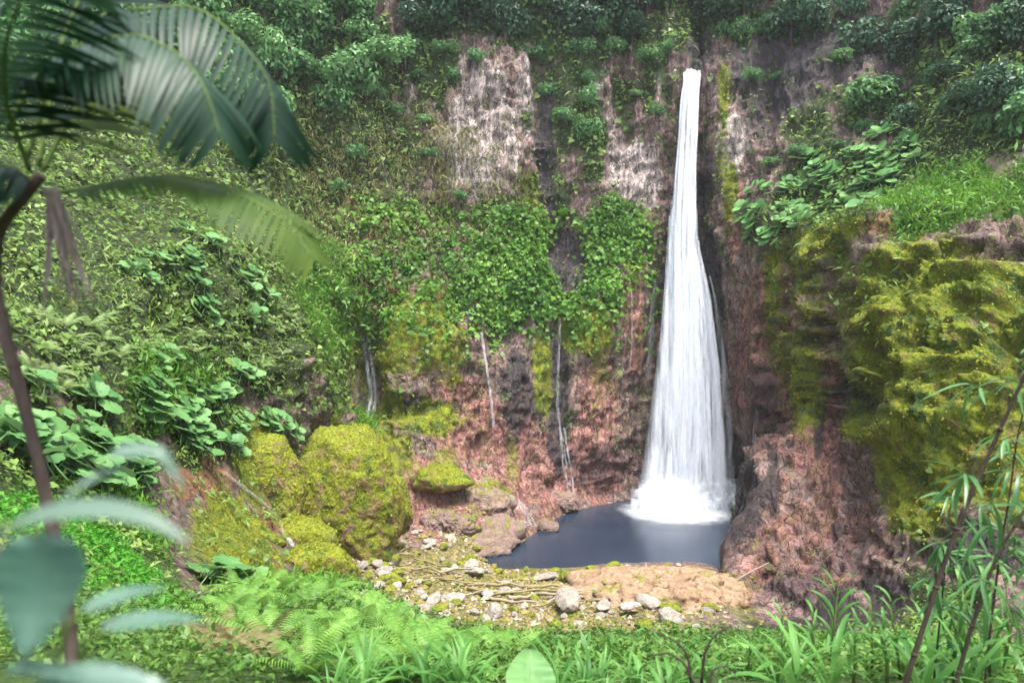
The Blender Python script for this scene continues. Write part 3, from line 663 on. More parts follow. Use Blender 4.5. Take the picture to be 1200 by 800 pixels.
    nb = k.bump(h, 1.0, .5); nb = k.bump(k.smooth(crack, .0, .16), .8, .25, nb); nb = k.bump(k.noise(P, 14, 4, .75), .8, .10, nb)
    ro = k.math('MULTIPLY_ADD', wf, -.5, .85)
    return k.done(k.bsdf(c, ro, nb, .35))

def rock_mat(name, base, mid, hi, moss=.5, mossy_top=.6, wet_line=None, streaky=.25, mscale=1.0, cracks=True):
    """rock with moss that prefers upward faces"""
    k = Nodes(name)
    P = k.pos(); S = k.pos(1, 1, streaky)
    n1 = k.noise(S, 1.1, 6, .65, .6); n2 = k.noise(P, 5, 4, .65); nm = k.noise(P, .9 * mscale, 5, .65)
    f = k.math('MULTIPLY_ADD', n1, .65, k.math('MULTIPLY', n2, .35))
    c = k.ramp(f, (.28, base), (.48, mid), (.7, hi))
    oi = k.n('ShaderNodeObjectInfo').outputs['Random']
    c = k.mix(k.math('MULTIPLY_ADD', oi, .5, .05), c, tuple(x * .55 for x in mid))
    nz = k.n('ShaderNodeSeparateXYZ', None, Vector=k.n('ShaderNodeNewGeometry').outputs['Normal']).outputs[2]
    mv = k.math('ADD', k.math('MULTIPLY_ADD', nm, 1.6, -.8 + moss - .5), k.math('MULTIPLY', nz, mossy_top))
    mf = k.smooth(mv, -.12, .18)
    mc = k.mix(k.smooth(k.noise(P, .5, 3), .4, .6), k.ramp(n2, (.3, (.05, .06, .004)), (.55, (.17, .19, .010)), (.8, (.32, .32, .025))),
               k.ramp(n2, (.3, (.07, .095, .006)), (.6, (.21, .23, .012)), (.8, (.37, .34, .03))))
    mc = k.mix(k.smooth(k.noise(P, .35 * mscale, 4, .7), .56, .72), mc, k.ramp(n2, (.3, (.08, .04, .012)), (.7, (.24, .13, .05))))
    mc = k.mix(k.smooth(k.noise(k.pos(1.3, 1.3, .8), .5 * mscale, 4, .65), .53, .66), mc, k.ramp(n2, (.3, (.02, .045, .006)), (.7, (.08, .14, .015))))
    wv = k.n('ShaderNodeVectorMath', dict(operation='MULTIPLY_ADD'), i0=k.n('ShaderNodeTexNoise', None, Vector=P, Scale=.9, Detail=3).outputs[1], i1=(1.6, 1.6, 1.6), i2=P).outputs[0]
    crack = k.n('ShaderNodeTexVoronoi', dict(feature='DISTANCE_TO_EDGE'), Vector=wv, Scale=.7 * mscale).outputs[0]
    if cracks: c = k.mix(k.math('MULTIPLY', k.smooth(crack, .04, .0), k.math('MULTIPLY', k.smooth(nm, .42, .6), .7)), c, tuple(x * .3 for x in base))
    c = k.mix(mf, c, mc)
    ro = .85
    if wet_line is not None:
        z = k.n('ShaderNodeSeparateXYZ', None, Vector=P).outputs[2]
        w = k.smooth(k.math('ADD', z, k.math('MULTIPLY', n2, .5)), wet_line + .6, wet_line)
        c = k.mix(k.math('MULTIPLY', w, .75), c, (.018, .016, .016)); ro = k.math('MULTIPLY_ADD', w, -.5, .85)
    nb = k.bump(f, 1.0, .4); nb = k.bump(k.smooth(crack, .0, .15), .4 if cracks else .1, .2, nb); nb = k.bump(k.noise(P, 11, 4, .75), .9, .10, nb)
    return k.done(k.bsdf(c, ro, nb, .3))

def bark_mat(name, a, b, sz=.25):
    k = Nodes(name); n1 = k.noise(k.pos(1, 1, sz), 14, 5, .7)
    c = k.ramp(n1, (.3, a), (.7, b))
    return k.done(k.bsdf(c, .85, k.bump(n1, .7, .03), .2))

# ------------------------------------------------------------------ the gorge itself
M = {}
M['ground'] = terrain_mat()
GP, GV, GA = gorge_grid()
GQ = rough_gorge(GP, GV)
GQ = sculpt(GQ, grid_normals(GP))
_dry = (GV[:, None] < 5.9) & (GA[None, :] > 17.2)
GQ[..., 2] = np.where(_dry, np.maximum(GQ[..., 2], .35), GQ[..., 2])
GN = grid_normals(GQ)
_q = GQ.reshape(-1, 3); _n = GN.reshape(-1, 3)
_wob = .5 * fbm(_q / 4.0 + 31, 5)
COV = {}
for _k, _L in COVER.items():
    _w = np.zeros(len(_q))
    for _b in _L: _w = np.maximum(_w, _b[6] * brush_weight(_q, _b, _wob * (1.7 if _k == 'leaf' else 1.2)))
    COV[_k] = _w
_vv = np.broadcast_to(GV[:, None], GQ.shape[:2]).reshape(-1)
_aa = np.broadcast_to(GA[None, :], GQ.shape[:2]).reshape(-1)
_base = .34 * (_vv > 9.2) + .42 * ((_aa < -14) & (_vv > 4)); _base = np.where((_aa > 17) & (_vv < 10), .12, _base); _base = _base * (1 - .7 * COV['wet_shade']) * (1 - .6 * COV['red']) * (1 - .5 * COV['pale'])
COV['leaf'] = np.maximum(COV['leaf'], _base)
COV['moss'] = np.maximum(COV['moss'], .26 * (_vv > 7) * (_q[:, 2] < 45) * (1 - .5 * COV['wet_shade']))
COV['leaf'] *= 1 - .85 * sstep(.4, .8, COV['wet_shade'])
COV['leaf'] = np.maximum(COV['leaf'], np.where((_vv > 15.2) | (np.abs(_aa) > 41), .9, 0) + np.where(_vv < 4.2, .8, 0))

def gorge_piece(name, r0, r1, c0, c1, label, cat):
    q = GQ[r0:r1 + 1, c0:c1 + 1]; nr, nc = q.shape[:2]
    i = np.arange(nr * nc).reshape(nr, nc)
    F = np.stack([i[:-1, :-1], i[:-1, 1:], i[1:, 1:], i[1:, :-1]], -1).reshape(-1, 4)
    me = mesh(name, q.reshape(-1, 3), F, M['ground'])
    ids = np.arange(GQ.shape[0] * GQ.shape[1]).reshape(GQ.shape[:2])[r0:r1 + 1, c0:c1 + 1].ravel()
    for an, ks in (('cover_green', ('leaf', 'grass', 'moss')), ('cover_rock', ('red', 'pale', 'wet_shade')), ('cover_loose', ('soil', 'gravel', None))):
        a = me.attributes.new(an, 'FLOAT_COLOR', 'POINT')
        d = np.ones((len(ids), 4), np.float32)
        for j, kk in enumerate(ks): d[:, j] = COV[kk][ids] if kk else 0
        a.data.foreach_set('color', d.ravel())
    return tag(put(name, me), label, cat, kind='structure')

def row_at(v): return int(np.searchsorted(GV, v))
def col_at(a): return int(np.searchsorted(GA, a))
_R8, _R4, _RE = row_at(8.0), row_at(4.0), len(GV) - 1
_CL, _CR, _CE = col_at(-13.5), col_at(17.0), len(GA) - 1
gorge_piece('ground', 0, _R4, 0, _CE, 'steep green bank below the lookout', 'ground')
_RB, _CB, _CM = row_at(5.5), col_at(17.8), col_at(32.0)
gorge_piece('gorge_floor', _R4, _RB, _CB, _CE, 'shaded rocky ground under the bare bedrock', 'ground')
gorge_piece('bedrock', _RB, _R8, _CB, _CM, 'bare red brown bedrock mass rising from the pool edge', 'bedrock')
gorge_piece('mossy_cliff', _RB, _R8, _CM, _CE, 'shaded mossy foot of the cliff behind the canes', 'cliff')
gorge_piece('gorge_floor', _R4, _R8, _CL, _CB, 'gravel and bedrock floor round the pool', 'ground')
gorge_piece('hillside', _R4, _RE, 0, _CL, 'steep overgrown hillside with ferns, moss and red soil', 'hillside')
gorge_piece('cliff', _R8, _RE, _CL, _CR, 'tall rock amphitheatre behind the waterfall', 'cliff')
gorge_piece('mossy_cliff', _R8, _RE, _CR, _CE, 'shaded red and mossy cliff with a green shelf', 'cliff')

# water of the pool
def pool_mat():
    k = Nodes('pool_water')
    P = k.pos()
    b = k.bsdf(k.ramp(k.noise(P, .12, 2), (.3, (.010, .018, .032)), (.7, (.017, .029, .048))), .25, k.bump(k.noise(P, 1.2, 3), .10, .05), .5)
    return k.done(b)
M['pool'] = pool_mat()
_xs, _ys = np.meshgrid(np.linspace(-4, 48, 30), np.linspace(68, 118, 30))
_i = np.arange(900).reshape(30, 30)
tag(put('pool_water', mesh('pool_water', np.stack([_xs.ravel(), _ys.ravel(), np.zeros(900)], 1),
    np.stack([_i[:-1, :-1], _i[:-1, 1:], _i[1:, 1:], _i[1:, :-1]], -1).reshape(-1, 4), M['pool'])), 'dark slate blue plunge pool under the waterfall', 'pool', kind='structure')

# ------------------------------------------------------------------ places on the gorge walls (metres)
PLACES = {
    'hill_trees': [
        (-55.89, 70.80, 63.12, 1.16, 3.66), (-54.66, 70.19, 60.33, 1.02, 1.00), (-51.68, 70.53, 56.41, 0.98, 3.25),
        (-52.28, 78.86, 65.20, 1.13, 6.01), (-49.34, 82.77, 66.83, 1.11, 1.84), (-46.39, 84.48, 65.16, 0.93, 1.97),
        (-44.38, 88.89, 68.97, 1.01, 4.86), (-40.29, 90.68, 69.02, 0.97, 0.57), (-37.19, 95.29, 71.61, 0.89, 3.96),
        (-31.29, 99.01, 79.24, 1.12, 1.37), (-30.52, 99.75, 74.68, 1.11, 5.15), (-24.45, 101.81, 76.03, 1.20, 0.64),
        (-16.04, 106.80, 78.47, 1.02, 0.92), (-53.01, 64.99, 53.85, 1.19, 1.73), (-52.56, 69.50, 56.34, 1.08, 1.23),
        (-52.31, 77.03, 62.10, 1.14, 3.56), (-49.64, 80.27, 64.15, 1.18, 1.06), (-47.49, 85.59, 66.86, 1.15, 4.96),
        (-44.81, 83.89, 61.04, 0.84, 1.22), (-42.19, 86.31, 62.43, 0.86, 1.86), (-39.76, 89.02, 63.37, 1.23, 4.45),
        (-32.53, 97.08, 68.79, 1.12, 0.33), (-31.02, 97.86, 67.82, 1.07, 4.20), (-25.51, 100.37, 70.56, 1.05, 1.24),
        (-22.75, 101.19, 71.24, 1.02, 3.37), (-50.41, 61.43, 50.23, 0.81, 3.31), (-51.19, 67.80, 53.46, 0.97, 2.39),
        (-49.13, 69.69, 53.15, 0.96, 2.19), (-48.85, 77.50, 59.20, 1.05, 5.79), (-47.79, 80.26, 60.80, 1.23, 5.29),
        (-45.86, 79.56, 58.79, 1.17, 1.59), (-41.07, 84.92, 57.12, 0.92, 3.59), (-38.17, 87.63, 58.46, 1.06, 0.66),
        (-37.06, 91.61, 62.92, 1.12, 0.55), (-30.75, 96.82, 65.25, 0.98, 4.18), (-28.66, 99.63, 67.63, 1.22, 1.53),
        (-22.77, 101.21, 67.49, 0.95, 1.41), (-16.52, 106.13, 67.37, 0.86, 2.61), (-47.93, 60.25, 46.61, 1.25, 0.90),
        (-48.46, 64.38, 48.25, 0.82, 3.69), (-47.95, 68.33, 50.18, 1.22, 3.38), (-45.36, 71.51, 50.15, 0.99, 5.32),
        (-45.38, 73.54, 50.69, 0.98, 1.67), (-40.80, 80.79, 53.10, 0.97, 4.81), (-37.63, 86.10, 56.75, 1.03, 1.00),
        (-36.56, 86.34, 53.66, 1.05, 6.06), (-33.36, 93.53, 59.91, 1.15, 4.31), (-30.23, 96.34, 59.90, 1.19, 4.29),
        (-25.86, 99.56, 60.00, 1.10, 2.03), (-20.74, 101.30, 64.06, 1.15, 3.02), (-40.52, 81.52, 52.14, 1.20, 2.52),
        (-37.63, 84.89, 52.17, 1.10, 1.01), (-34.84, 86.81, 53.21, 1.12, 0.08), (-31.63, 89.96, 52.32, 1.00, 3.53),
        (-26.91, 98.45, 57.02, 0.90, 3.41), (-23.12, 101.16, 60.49, 1.21, 5.54),
    ],
    'rim_trees': [
        (-13.58, 106.57, 78.35, 1.00, 2.83), (-9.94, 107.30, 80.18, 0.84, 4.10), (-6.30, 109.22, 81.81, 0.90, 2.11),
        (0.30, 107.61, 79.70, 0.78, 0.93), (6.09, 109.90, 78.16, 1.10, 1.49), (11.55, 111.61, 81.09, 0.94, 3.05), (16.16, 112.18, 82.14, 0.89, 5.07),
        (22.93, 112.28, 80.95, 0.90, 3.83), (29.59, 113.14, 81.85, 0.90, 5.82), (33.16, 110.28, 81.10, 0.97, 2.05),
        (-11.69, 106.17, 76.03, 1.02, 6.02), (-7.46, 107.75, 76.52, 0.90, 5.21), (-5.30, 108.33, 76.25, 0.79, 5.45),
        (5.71, 109.87, 76.90, 1.01, 4.00), (5.43, 109.80, 78.08, 0.79, 1.17), (17.04, 110.44, 78.01, 0.98, 5.53), (15.07, 112.09, 79.24, 0.86, 2.07),
        (21.79, 111.26, 77.77, 1.08, 0.75), (29.18, 113.26, 78.24, 1.08, 2.09), (36.45, 108.01, 76.53, 0.88, 4.26),
        (-14.83, 106.69, 71.36, 0.76, 2.52), (-10.58, 107.44, 72.33, 1.03, 2.61), (-6.81, 107.43, 74.59, 0.96, 0.30),
        (-1.13, 107.66, 72.00, 0.80, 4.59), (7.36, 109.67, 74.68, 0.98, 1.85), (9.61, 109.44, 72.46, 0.80, 3.80), (17.89, 111.04, 75.31, 0.84, 5.04),
        (19.42, 110.88, 72.29, 0.73, 4.77), (31.22, 117.00, 76.93, 0.95, 4.78), (33.07, 108.51, 74.08, 1.08, 2.62),
    ],
    'shelf_trees': [
        (42.91, 107.70, 79.87, 0.96, 1.29), (42.49, 106.51, 78.19, 0.93, 5.19), (47.62, 105.47, 78.01, 0.76, 1.34),
        (55.31, 99.88, 76.67, 0.75, 0.55), (56.96, 96.07, 72.75, 0.73, 5.94), (58.69, 91.25, 69.54, 0.79, 5.45), (60.88, 86.74, 68.73, 0.94, 3.30),
        (63.11, 82.11, 66.46, 0.74, 0.47), (42.70, 105.12, 71.10, 0.98, 4.66), (45.28, 102.38, 69.97, 0.82, 2.34),
        (50.01, 102.29, 72.20, 0.77, 1.31), (56.35, 97.61, 68.97, 0.85, 6.12), (55.55, 91.62, 64.05, 0.77, 3.09), (58.76, 84.64, 60.93, 0.97, 4.26),
        (61.02, 81.63, 61.06, 0.73, 0.35), (62.85, 77.36, 59.38, 0.87, 3.09), (51.09, 99.69, 65.46, 1.03, 4.41), (55.32, 95.10, 63.13, 0.88, 3.60),
        (55.98, 90.90, 63.76, 1.11, 5.97), (57.48, 84.14, 58.52, 0.72, 2.35), (60.13, 81.12, 59.04, 0.96, 0.54), (51.41, 94.88, 57.64, 0.76, 3.15),
        (54.13, 85.93, 56.18, 0.72, 1.73), (54.67, 79.10, 51.43, 0.79, 0.01), (56.47, 78.36, 51.28, 0.72, 3.47), (60.19, 75.70, 52.40, 0.83, 4.07),
        (48.88, 93.60, 54.96, 1.14, 2.32), (51.42, 89.33, 51.64, 0.75, 4.52), (53.35, 81.21, 51.40, 0.75, 4.20), (54.89, 79.22, 50.40, 0.88, 2.45),
        (56.24, 74.97, 46.23, 1.05, 0.73),
    ],
    'cliff_shrubs': [
        (11.79, 108.58, 62.06, 0.95, 1.95), (12.47, 107.61, 56.92, 0.90, 0.33), (11.79, 109.14, 65.70, 0.60, 1.41),
        (5.36, 110.33, 70.96, 0.80, 4.40), (7.60, 110.14, 75.06, 0.90, 5.62), (15.96, 107.81, 44.94, 0.90, 5.88), (18.11, 107.61, 42.19, 0.70, 0.41),
        (15.00, 107.02, 41.19, 0.70, 2.41), (-5.36, 104.89, 67.32, 0.70, 5.23), (-10.72, 105.73, 68.96, 0.70, 3.03),
        (-9.15, 105.44, 64.87, 0.50, 2.10), (-13.03, 104.80, 57.97, 0.50, 4.69), (19.90, 110.03, 63.78, 0.50, 5.19),
        (23.08, 107.99, 60.34, 0.50, 0.88), (37.43, 99.79, 50.09, 0.50, 3.10), (48.03, 93.81, 53.27, 0.60, 0.88), (50.25, 87.52, 49.22, 0.70, 1.08),
        (54.84, 79.81, 48.94, 0.80, 3.18), (57.41, 77.75, 50.11, 0.90, 1.52), (44.64, 93.75, 50.97, 0.50, 4.83), (55.38, 88.51, 58.23, 0.90, 2.19),
        (-18.63, 103.46, 58.89, 0.70, 1.09), (-21.39, 100.75, 60.55, 0.80, 3.78), (24.48, 109.24, 70.47, 0.70, 1.57),
        (33.47, 107.44, 72.27, 0.80, 0.40), (38.95, 107.28, 72.91, 0.70, 5.99), (8.26, 108.65, 44.27, 0.50, 1.11), (0.06, 105.17, 43.68, 0.50, 0.79),
        (9.54, 109.56, 70.45, 0.90, 2.88), (13.74, 110.44, 73.73, 0.90, 0.02), (16.52, 109.86, 70.86, 0.80, 4.74), (3.32, 109.99, 69.45, 0.80, 0.45),
        (21.98, 109.28, 69.11, 0.70, 0.24), (18.83, 110.55, 75.11, 0.90, 5.80), (5.48, 110.43, 64.09, 0.70, 3.10), (8.11, 109.06, 59.61, 0.70, 5.57),
        (36.28, 107.63, 72.52, 0.90, 5.38), (41.67, 107.20, 73.51, 0.90, 4.40), (44.86, 102.89, 70.31, 0.80, 0.18),
        (47.59, 98.68, 64.73, 0.80, 3.86), (36.88, 104.98, 64.62, 0.50, 0.39), (40.08, 96.96, 50.82, 0.60, 0.06), (40.43, 104.08, 64.38, 0.45, 5.07),
        (-14.40, 105.80, 64.99, 0.60, 1.84), (-17.17, 105.07, 55.65, 0.60, 4.48), (-12.80, 103.51, 52.51, 0.50, 3.18),
        (-22.33, 98.61, 51.16, 0.60, 4.70), (-24.62, 98.75, 46.19, 0.60, 3.84), (-7.83, 103.38, 46.05, 0.50, 5.84),
        (-12.61, 106.21, 73.14, 0.80, 2.85),
    ],
    'shelf_gunnera': [
        (47.14, 87.97, 47.12, 1.19, 3.18, 0.00), (39.26, 95.99, 44.84, 1.00, 2.76, 0.00), (41.92, 93.77, 47.63, 1.01, 0.67, 0.00),
        (46.34, 90.74, 48.46, 1.32, 4.44, 0.00), (42.58, 91.99, 45.96, 1.34, 2.97, 0.00), (43.37, 92.57, 46.67, 1.27, 0.92, 0.00),
        (48.08, 85.59, 44.63, 1.17, 4.10, 0.00), (42.67, 87.09, 41.46, 0.94, 1.76, 0.00), (42.61, 90.08, 43.37, 1.11, 0.40, 0.00),
        (45.85, 85.31, 43.41, 1.40, 4.57, 0.00), (41.21, 93.16, 44.80, 0.96, 2.62, 0.00), (41.61, 97.16, 49.57, 1.13, 5.35, 0.00),
        (46.72, 90.39, 48.33, 1.07, 2.93, 0.00), (44.31, 84.76, 41.13, 0.92, 2.95, 0.00), (44.07, 85.33, 41.47, 0.99, 0.01, 0.00),
        (40.08, 94.62, 44.52, 1.17, 0.78, 0.00), (40.66, 95.52, 46.06, 0.94, 2.58, 0.00), (42.51, 93.93, 47.50, 1.26, 4.95, 0.00),
        (45.41, 86.38, 43.78, 1.04, 3.72, 0.00), (39.17, 96.39, 46.11, 0.94, 1.80, 0.00), (43.78, 82.94, 40.59, 1.24, 1.91, 0.00),
        (45.21, 89.09, 45.72, 0.91, 2.34, 0.00), (41.77, 96.16, 49.69, 1.15, 0.86, 0.00), (42.87, 91.26, 45.38, 1.31, 2.02, 0.00),
        (44.58, 87.07, 43.18, 1.31, 5.69, 0.00), (41.50, 79.64, 39.24, 1.33, 2.07, 0.00), (44.81, 86.73, 43.61, 1.12, 1.29, 0.00),
        (44.03, 87.66, 42.41, 1.34, 0.23, 0.00), (46.77, 86.62, 45.06, 1.27, 3.21, 0.00), (45.81, 87.59, 44.79, 1.03, 3.19, 0.00),
        (34.54, 94.75, 42.03, 1.05, 0.56, 1.00), (33.65, 98.14, 42.56, 1.33, 2.60, 1.00), (41.25, 89.39, 41.23, 1.06, 0.73, 1.00),
        (40.69, 94.43, 45.13, 1.22, 6.06, 1.00), (34.03, 95.86, 41.43, 0.94, 2.32, 1.00), (38.82, 92.92, 41.95, 0.97, 0.21, 1.00),
        (34.22, 97.18, 42.16, 1.17, 5.52, 1.00), (36.74, 97.02, 45.27, 1.20, 3.18, 1.00), (38.15, 91.43, 40.68, 1.22, 1.33, 1.00),
        (34.04, 95.58, 40.27, 1.20, 1.53, 1.00), (36.25, 91.01, 39.49, 1.23, 4.52, 1.00), (37.30, 88.48, 39.09, 0.97, 3.84, 1.00),
        (34.86, 91.06, 37.44, 1.03, 4.05, 1.00), (35.54, 98.82, 45.62, 1.26, 5.86, 1.00), (37.08, 93.41, 41.73, 1.06, 4.65, 1.00),
        (34.93, 93.22, 38.57, 0.96, 4.06, 1.00), (33.96, 95.95, 39.31, 0.94, 2.26, 1.00), (38.70, 95.97, 44.82, 1.13, 2.10, 1.00),
        (37.13, 86.61, 39.05, 1.34, 4.82, 1.00), (35.23, 92.49, 38.15, 1.30, 5.00, 1.00), (38.44, 90.89, 40.46, 1.38, 1.76, 1.00),
        (48.71, 89.58, 50.68, 1.34, 0.49, 2.00), (50.20, 85.86, 48.11, 1.02, 4.46, 2.00), (49.59, 83.99, 46.08, 1.11, 4.65, 2.00),
        (47.74, 88.49, 47.80, 1.34, 0.66, 2.00), (47.65, 85.33, 44.30, 1.03, 4.07, 2.00), (46.86, 84.48, 43.52, 1.28, 6.05, 2.00),
        (45.70, 89.05, 46.31, 1.19, 4.09, 2.00), (49.99, 86.61, 48.04, 1.12, 1.87, 2.00), (48.67, 91.88, 51.21, 0.94, 1.88, 2.00),
        (47.48, 85.09, 44.18, 1.09, 1.00, 2.00), (45.17, 91.84, 48.73, 1.07, 5.24, 2.00), (47.46, 86.68, 46.18, 1.25, 3.54, 2.00),
        (41.70, 92.68, 45.95, 1.16, 5.13, 3.00), (39.87, 95.40, 45.00, 1.15, 6.23, 3.00), (37.85, 89.56, 40.09, 1.14, 4.02, 3.00),
        (37.21, 73.48, 37.93, 0.92, 2.38, 3.00), (37.28, 93.76, 41.79, 1.19, 3.79, 3.00), (42.54, 86.27, 41.04, 1.27, 2.62, 3.00),
    ],
    'hill_gunnera': [
        (-23.85, 53.26, 19.42, 0.93, 4.25, 0.00), (-23.72, 50.59, 18.31, 0.75, 0.56, 0.00), (-23.66, 50.03, 18.09, 1.10, 0.94, 0.00),
        (-22.82, 41.81, 19.00, 0.89, 1.55, 0.00), (-23.01, 47.01, 17.42, 0.82, 2.96, 0.00), (-23.73, 48.03, 18.24, 1.05, 6.09, 0.00),
        (-24.14, 48.51, 18.79, 1.06, 2.28, 0.00), (-23.39, 46.43, 18.10, 1.07, 4.35, 0.00), (-23.05, 47.15, 17.53, 0.87, 2.39, 0.00),
        (-24.42, 47.84, 20.40, 0.72, 5.32, 0.00), (-23.98, 52.55, 18.90, 1.09, 5.50, 0.00), (-24.15, 50.52, 18.97, 0.88, 4.76, 0.00),
        (-24.03, 48.88, 18.60, 1.01, 2.58, 0.00), (-23.01, 49.29, 17.15, 0.74, 2.27, 0.00), (-22.44, 55.86, 17.53, 0.75, 2.13, 0.00),
        (-23.01, 47.01, 17.42, 0.84, 5.57, 0.00), (-22.28, 50.06, 16.38, 0.86, 6.17, 0.00), (-23.58, 48.67, 18.05, 1.03, 1.00, 0.00),
        (-24.61, 51.32, 20.28, 0.79, 1.99, 0.00), (-22.99, 42.66, 19.87, 1.04, 3.06, 0.00), (-23.11, 43.03, 19.89, 0.76, 5.85, 0.00),
        (-20.87, 35.44, 17.83, 0.95, 4.60, 1.00), (-20.29, 32.94, 18.04, 0.72, 1.40, 1.00), (-20.03, 34.76, 16.96, 0.99, 3.62, 1.00),
        (-21.24, 37.08, 17.59, 0.88, 0.80, 1.00), (-21.16, 37.71, 17.27, 1.09, 5.87, 1.00), (-20.24, 35.69, 16.88, 0.89, 4.74, 1.00),
        (-20.62, 36.62, 16.87, 0.94, 2.34, 1.00), (-19.92, 34.76, 16.83, 0.72, 2.12, 1.00), (-20.52, 35.63, 17.24, 0.80, 3.89, 1.00),
        (-20.99, 33.48, 18.64, 0.86, 4.74, 1.00), (-20.84, 33.18, 18.52, 1.01, 6.10, 1.00), (-19.35, 29.24, 18.40, 0.95, 2.43, 1.00),
        (-19.41, 29.78, 18.31, 0.83, 5.80, 1.00), (-19.12, 29.83, 17.92, 1.04, 5.21, 1.00), (-20.91, 33.33, 18.58, 1.00, 3.69, 1.00),
        (-19.13, 29.14, 18.19, 0.76, 0.81, 1.00), (-19.58, 31.76, 17.52, 1.09, 3.33, 1.00), (-21.29, 37.00, 17.70, 0.79, 5.49, 1.00),
        (-25.48, 65.60, 28.47, 1.01, 3.57, 2.00), (-24.78, 63.38, 25.93, 0.99, 1.17, 2.00), (-27.13, 58.62, 28.64, 0.91, 1.14, 2.00),
        (-26.06, 68.01, 30.19, 0.98, 3.94, 2.00), (-26.01, 58.47, 25.02, 0.86, 5.79, 2.00), (-26.27, 58.41, 26.92, 0.89, 2.47, 2.00),
        (-25.31, 69.41, 28.43, 1.06, 0.16, 2.00), (-24.67, 65.01, 26.27, 1.00, 3.78, 2.00), (-26.63, 57.85, 26.24, 1.04, 1.36, 2.00),
        (-26.52, 66.41, 29.68, 0.98, 5.13, 2.00), (-30.38, 56.20, 30.50, 0.80, 1.55, 3.00), (-28.08, 59.57, 30.32, 0.96, 2.43, 3.00),
        (-28.49, 64.35, 32.94, 1.01, 4.98, 3.00), (-28.82, 53.70, 28.60, 0.72, 0.12, 3.00), (-28.21, 59.34, 30.68, 0.99, 0.20, 3.00),
        (-29.93, 54.00, 29.31, 1.04, 3.54, 3.00), (-29.16, 57.01, 30.35, 0.90, 5.06, 3.00), (-30.63, 63.27, 34.10, 0.77, 0.47, 3.00),
        (-28.64, 60.26, 31.13, 0.91, 0.94, 3.00), (-20.55, 27.84, 20.16, 1.02, 3.33, 4.00), (-20.86, 28.84, 20.12, 0.93, 5.57, 4.00),
        (-20.55, 29.49, 19.51, 0.94, 6.26, 4.00), (-19.33, 26.54, 19.47, 0.97, 3.73, 4.00), (-20.71, 27.74, 20.39, 0.76, 4.51, 4.00),
        (-19.47, 25.88, 19.83, 1.08, 2.79, 4.00), (-19.11, 25.70, 19.57, 1.08, 4.85, 4.00), (-22.44, 54.48, 16.84, 0.89, 2.26, 5.00),
        (-21.57, 51.32, 15.95, 0.79, 4.55, 5.00), (-23.28, 49.31, 17.62, 0.98, 1.57, 5.00), (-22.04, 47.57, 16.15, 0.91, 5.91, 5.00),
        (-23.04, 50.26, 17.11, 0.81, 3.62, 5.00), (-21.53, 51.07, 15.75, 1.06, 5.76, 5.00), (-22.94, 48.88, 17.11, 0.83, 3.70, 5.00),
        (-23.55, 44.44, 20.75, 1.08, 4.74, 6.00), (-23.90, 54.53, 19.75, 0.98, 6.12, 6.00), (-24.45, 46.31, 22.29, 0.81, 1.53, 6.00),
        (-23.19, 60.49, 20.45, 0.88, 5.12, 6.00), (-25.57, 50.07, 22.62, 0.94, 4.29, 6.00), (-23.61, 57.78, 21.11, 0.99, 6.03, 6.00),
        (-23.98, 56.95, 20.24, 0.84, 3.60, 6.00), (-23.19, 42.65, 20.73, 0.78, 1.92, 6.00), (-24.19, 56.26, 20.06, 0.94, 0.33, 6.00),
        (-23.32, 59.34, 21.13, 0.73, 4.96, 6.00), (-20.46, 63.32, 15.36, 0.79, 1.08, 7.00), (-21.93, 60.58, 16.71, 0.73, 1.31, 7.00),
        (-21.67, 59.75, 16.37, 0.85, 5.46, 7.00), (-21.65, 60.84, 16.68, 1.01, 1.23, 7.00), (-20.96, 61.50, 16.29, 0.91, 6.26, 7.00),
        (-23.25, 36.84, 20.47, 0.93, 5.85, 8.00), (-23.17, 32.71, 21.71, 0.83, 6.23, 8.00), (-22.05, 34.57, 19.51, 0.83, 5.24, 8.00),
        (-23.14, 37.51, 20.51, 1.07, 4.85, 8.00), (-13.12, 30.61, 12.86, 1.08, 1.23, 9.00), (-13.00, 31.20, 12.62, 0.97, 5.74, 9.00),
        (-12.66, 31.02, 12.58, 1.01, 1.28, 9.00),
    ],
    'wall_gunnera': [
        (-7.70, 100.09, 31.16, 0.47, 5.94, 0.00), (-4.23, 100.96, 29.74, 0.66, 3.14, 0.00), (-4.30, 100.84, 33.88, 0.48, 2.84, 0.00),
        (-2.91, 101.05, 31.07, 0.50, 5.57, 0.00), (-3.13, 101.54, 29.89, 0.75, 5.41, 0.00), (-4.37, 100.45, 30.03, 0.59, 4.30, 0.00),
        (-4.55, 100.42, 32.52, 0.58, 2.84, 0.00), (-6.14, 98.81, 27.90, 0.61, 2.61, 0.00), (-4.90, 100.59, 32.94, 0.63, 4.91, 0.00),
        (-5.34, 99.63, 30.28, 0.45, 4.96, 0.00), (4.39, 103.46, 34.44, 0.46, 1.61, 1.00), (6.29, 104.92, 32.74, 0.58, 6.10, 1.00),
        (5.12, 104.28, 32.11, 0.67, 5.13, 1.00), (5.60, 105.95, 34.39, 0.68, 0.43, 1.00), (1.71, 102.02, 30.16, 0.64, 3.43, 1.00),
        (5.12, 104.28, 32.11, 0.49, 0.19, 1.00), (3.95, 102.91, 28.89, 0.63, 1.56, 1.00), (-1.10, 101.57, 32.91, 0.55, 0.12, 1.00),
        (1.51, 102.29, 34.15, 0.47, 3.15, 1.00), (4.60, 102.87, 29.96, 0.67, 3.79, 1.00), (-23.19, 89.85, 29.33, 0.53, 4.09, 2.00),
        (-22.58, 90.62, 29.28, 0.62, 3.78, 2.00), (-20.57, 97.17, 35.21, 0.74, 1.42, 2.00), (-19.12, 96.55, 32.73, 0.49, 0.02, 2.00),
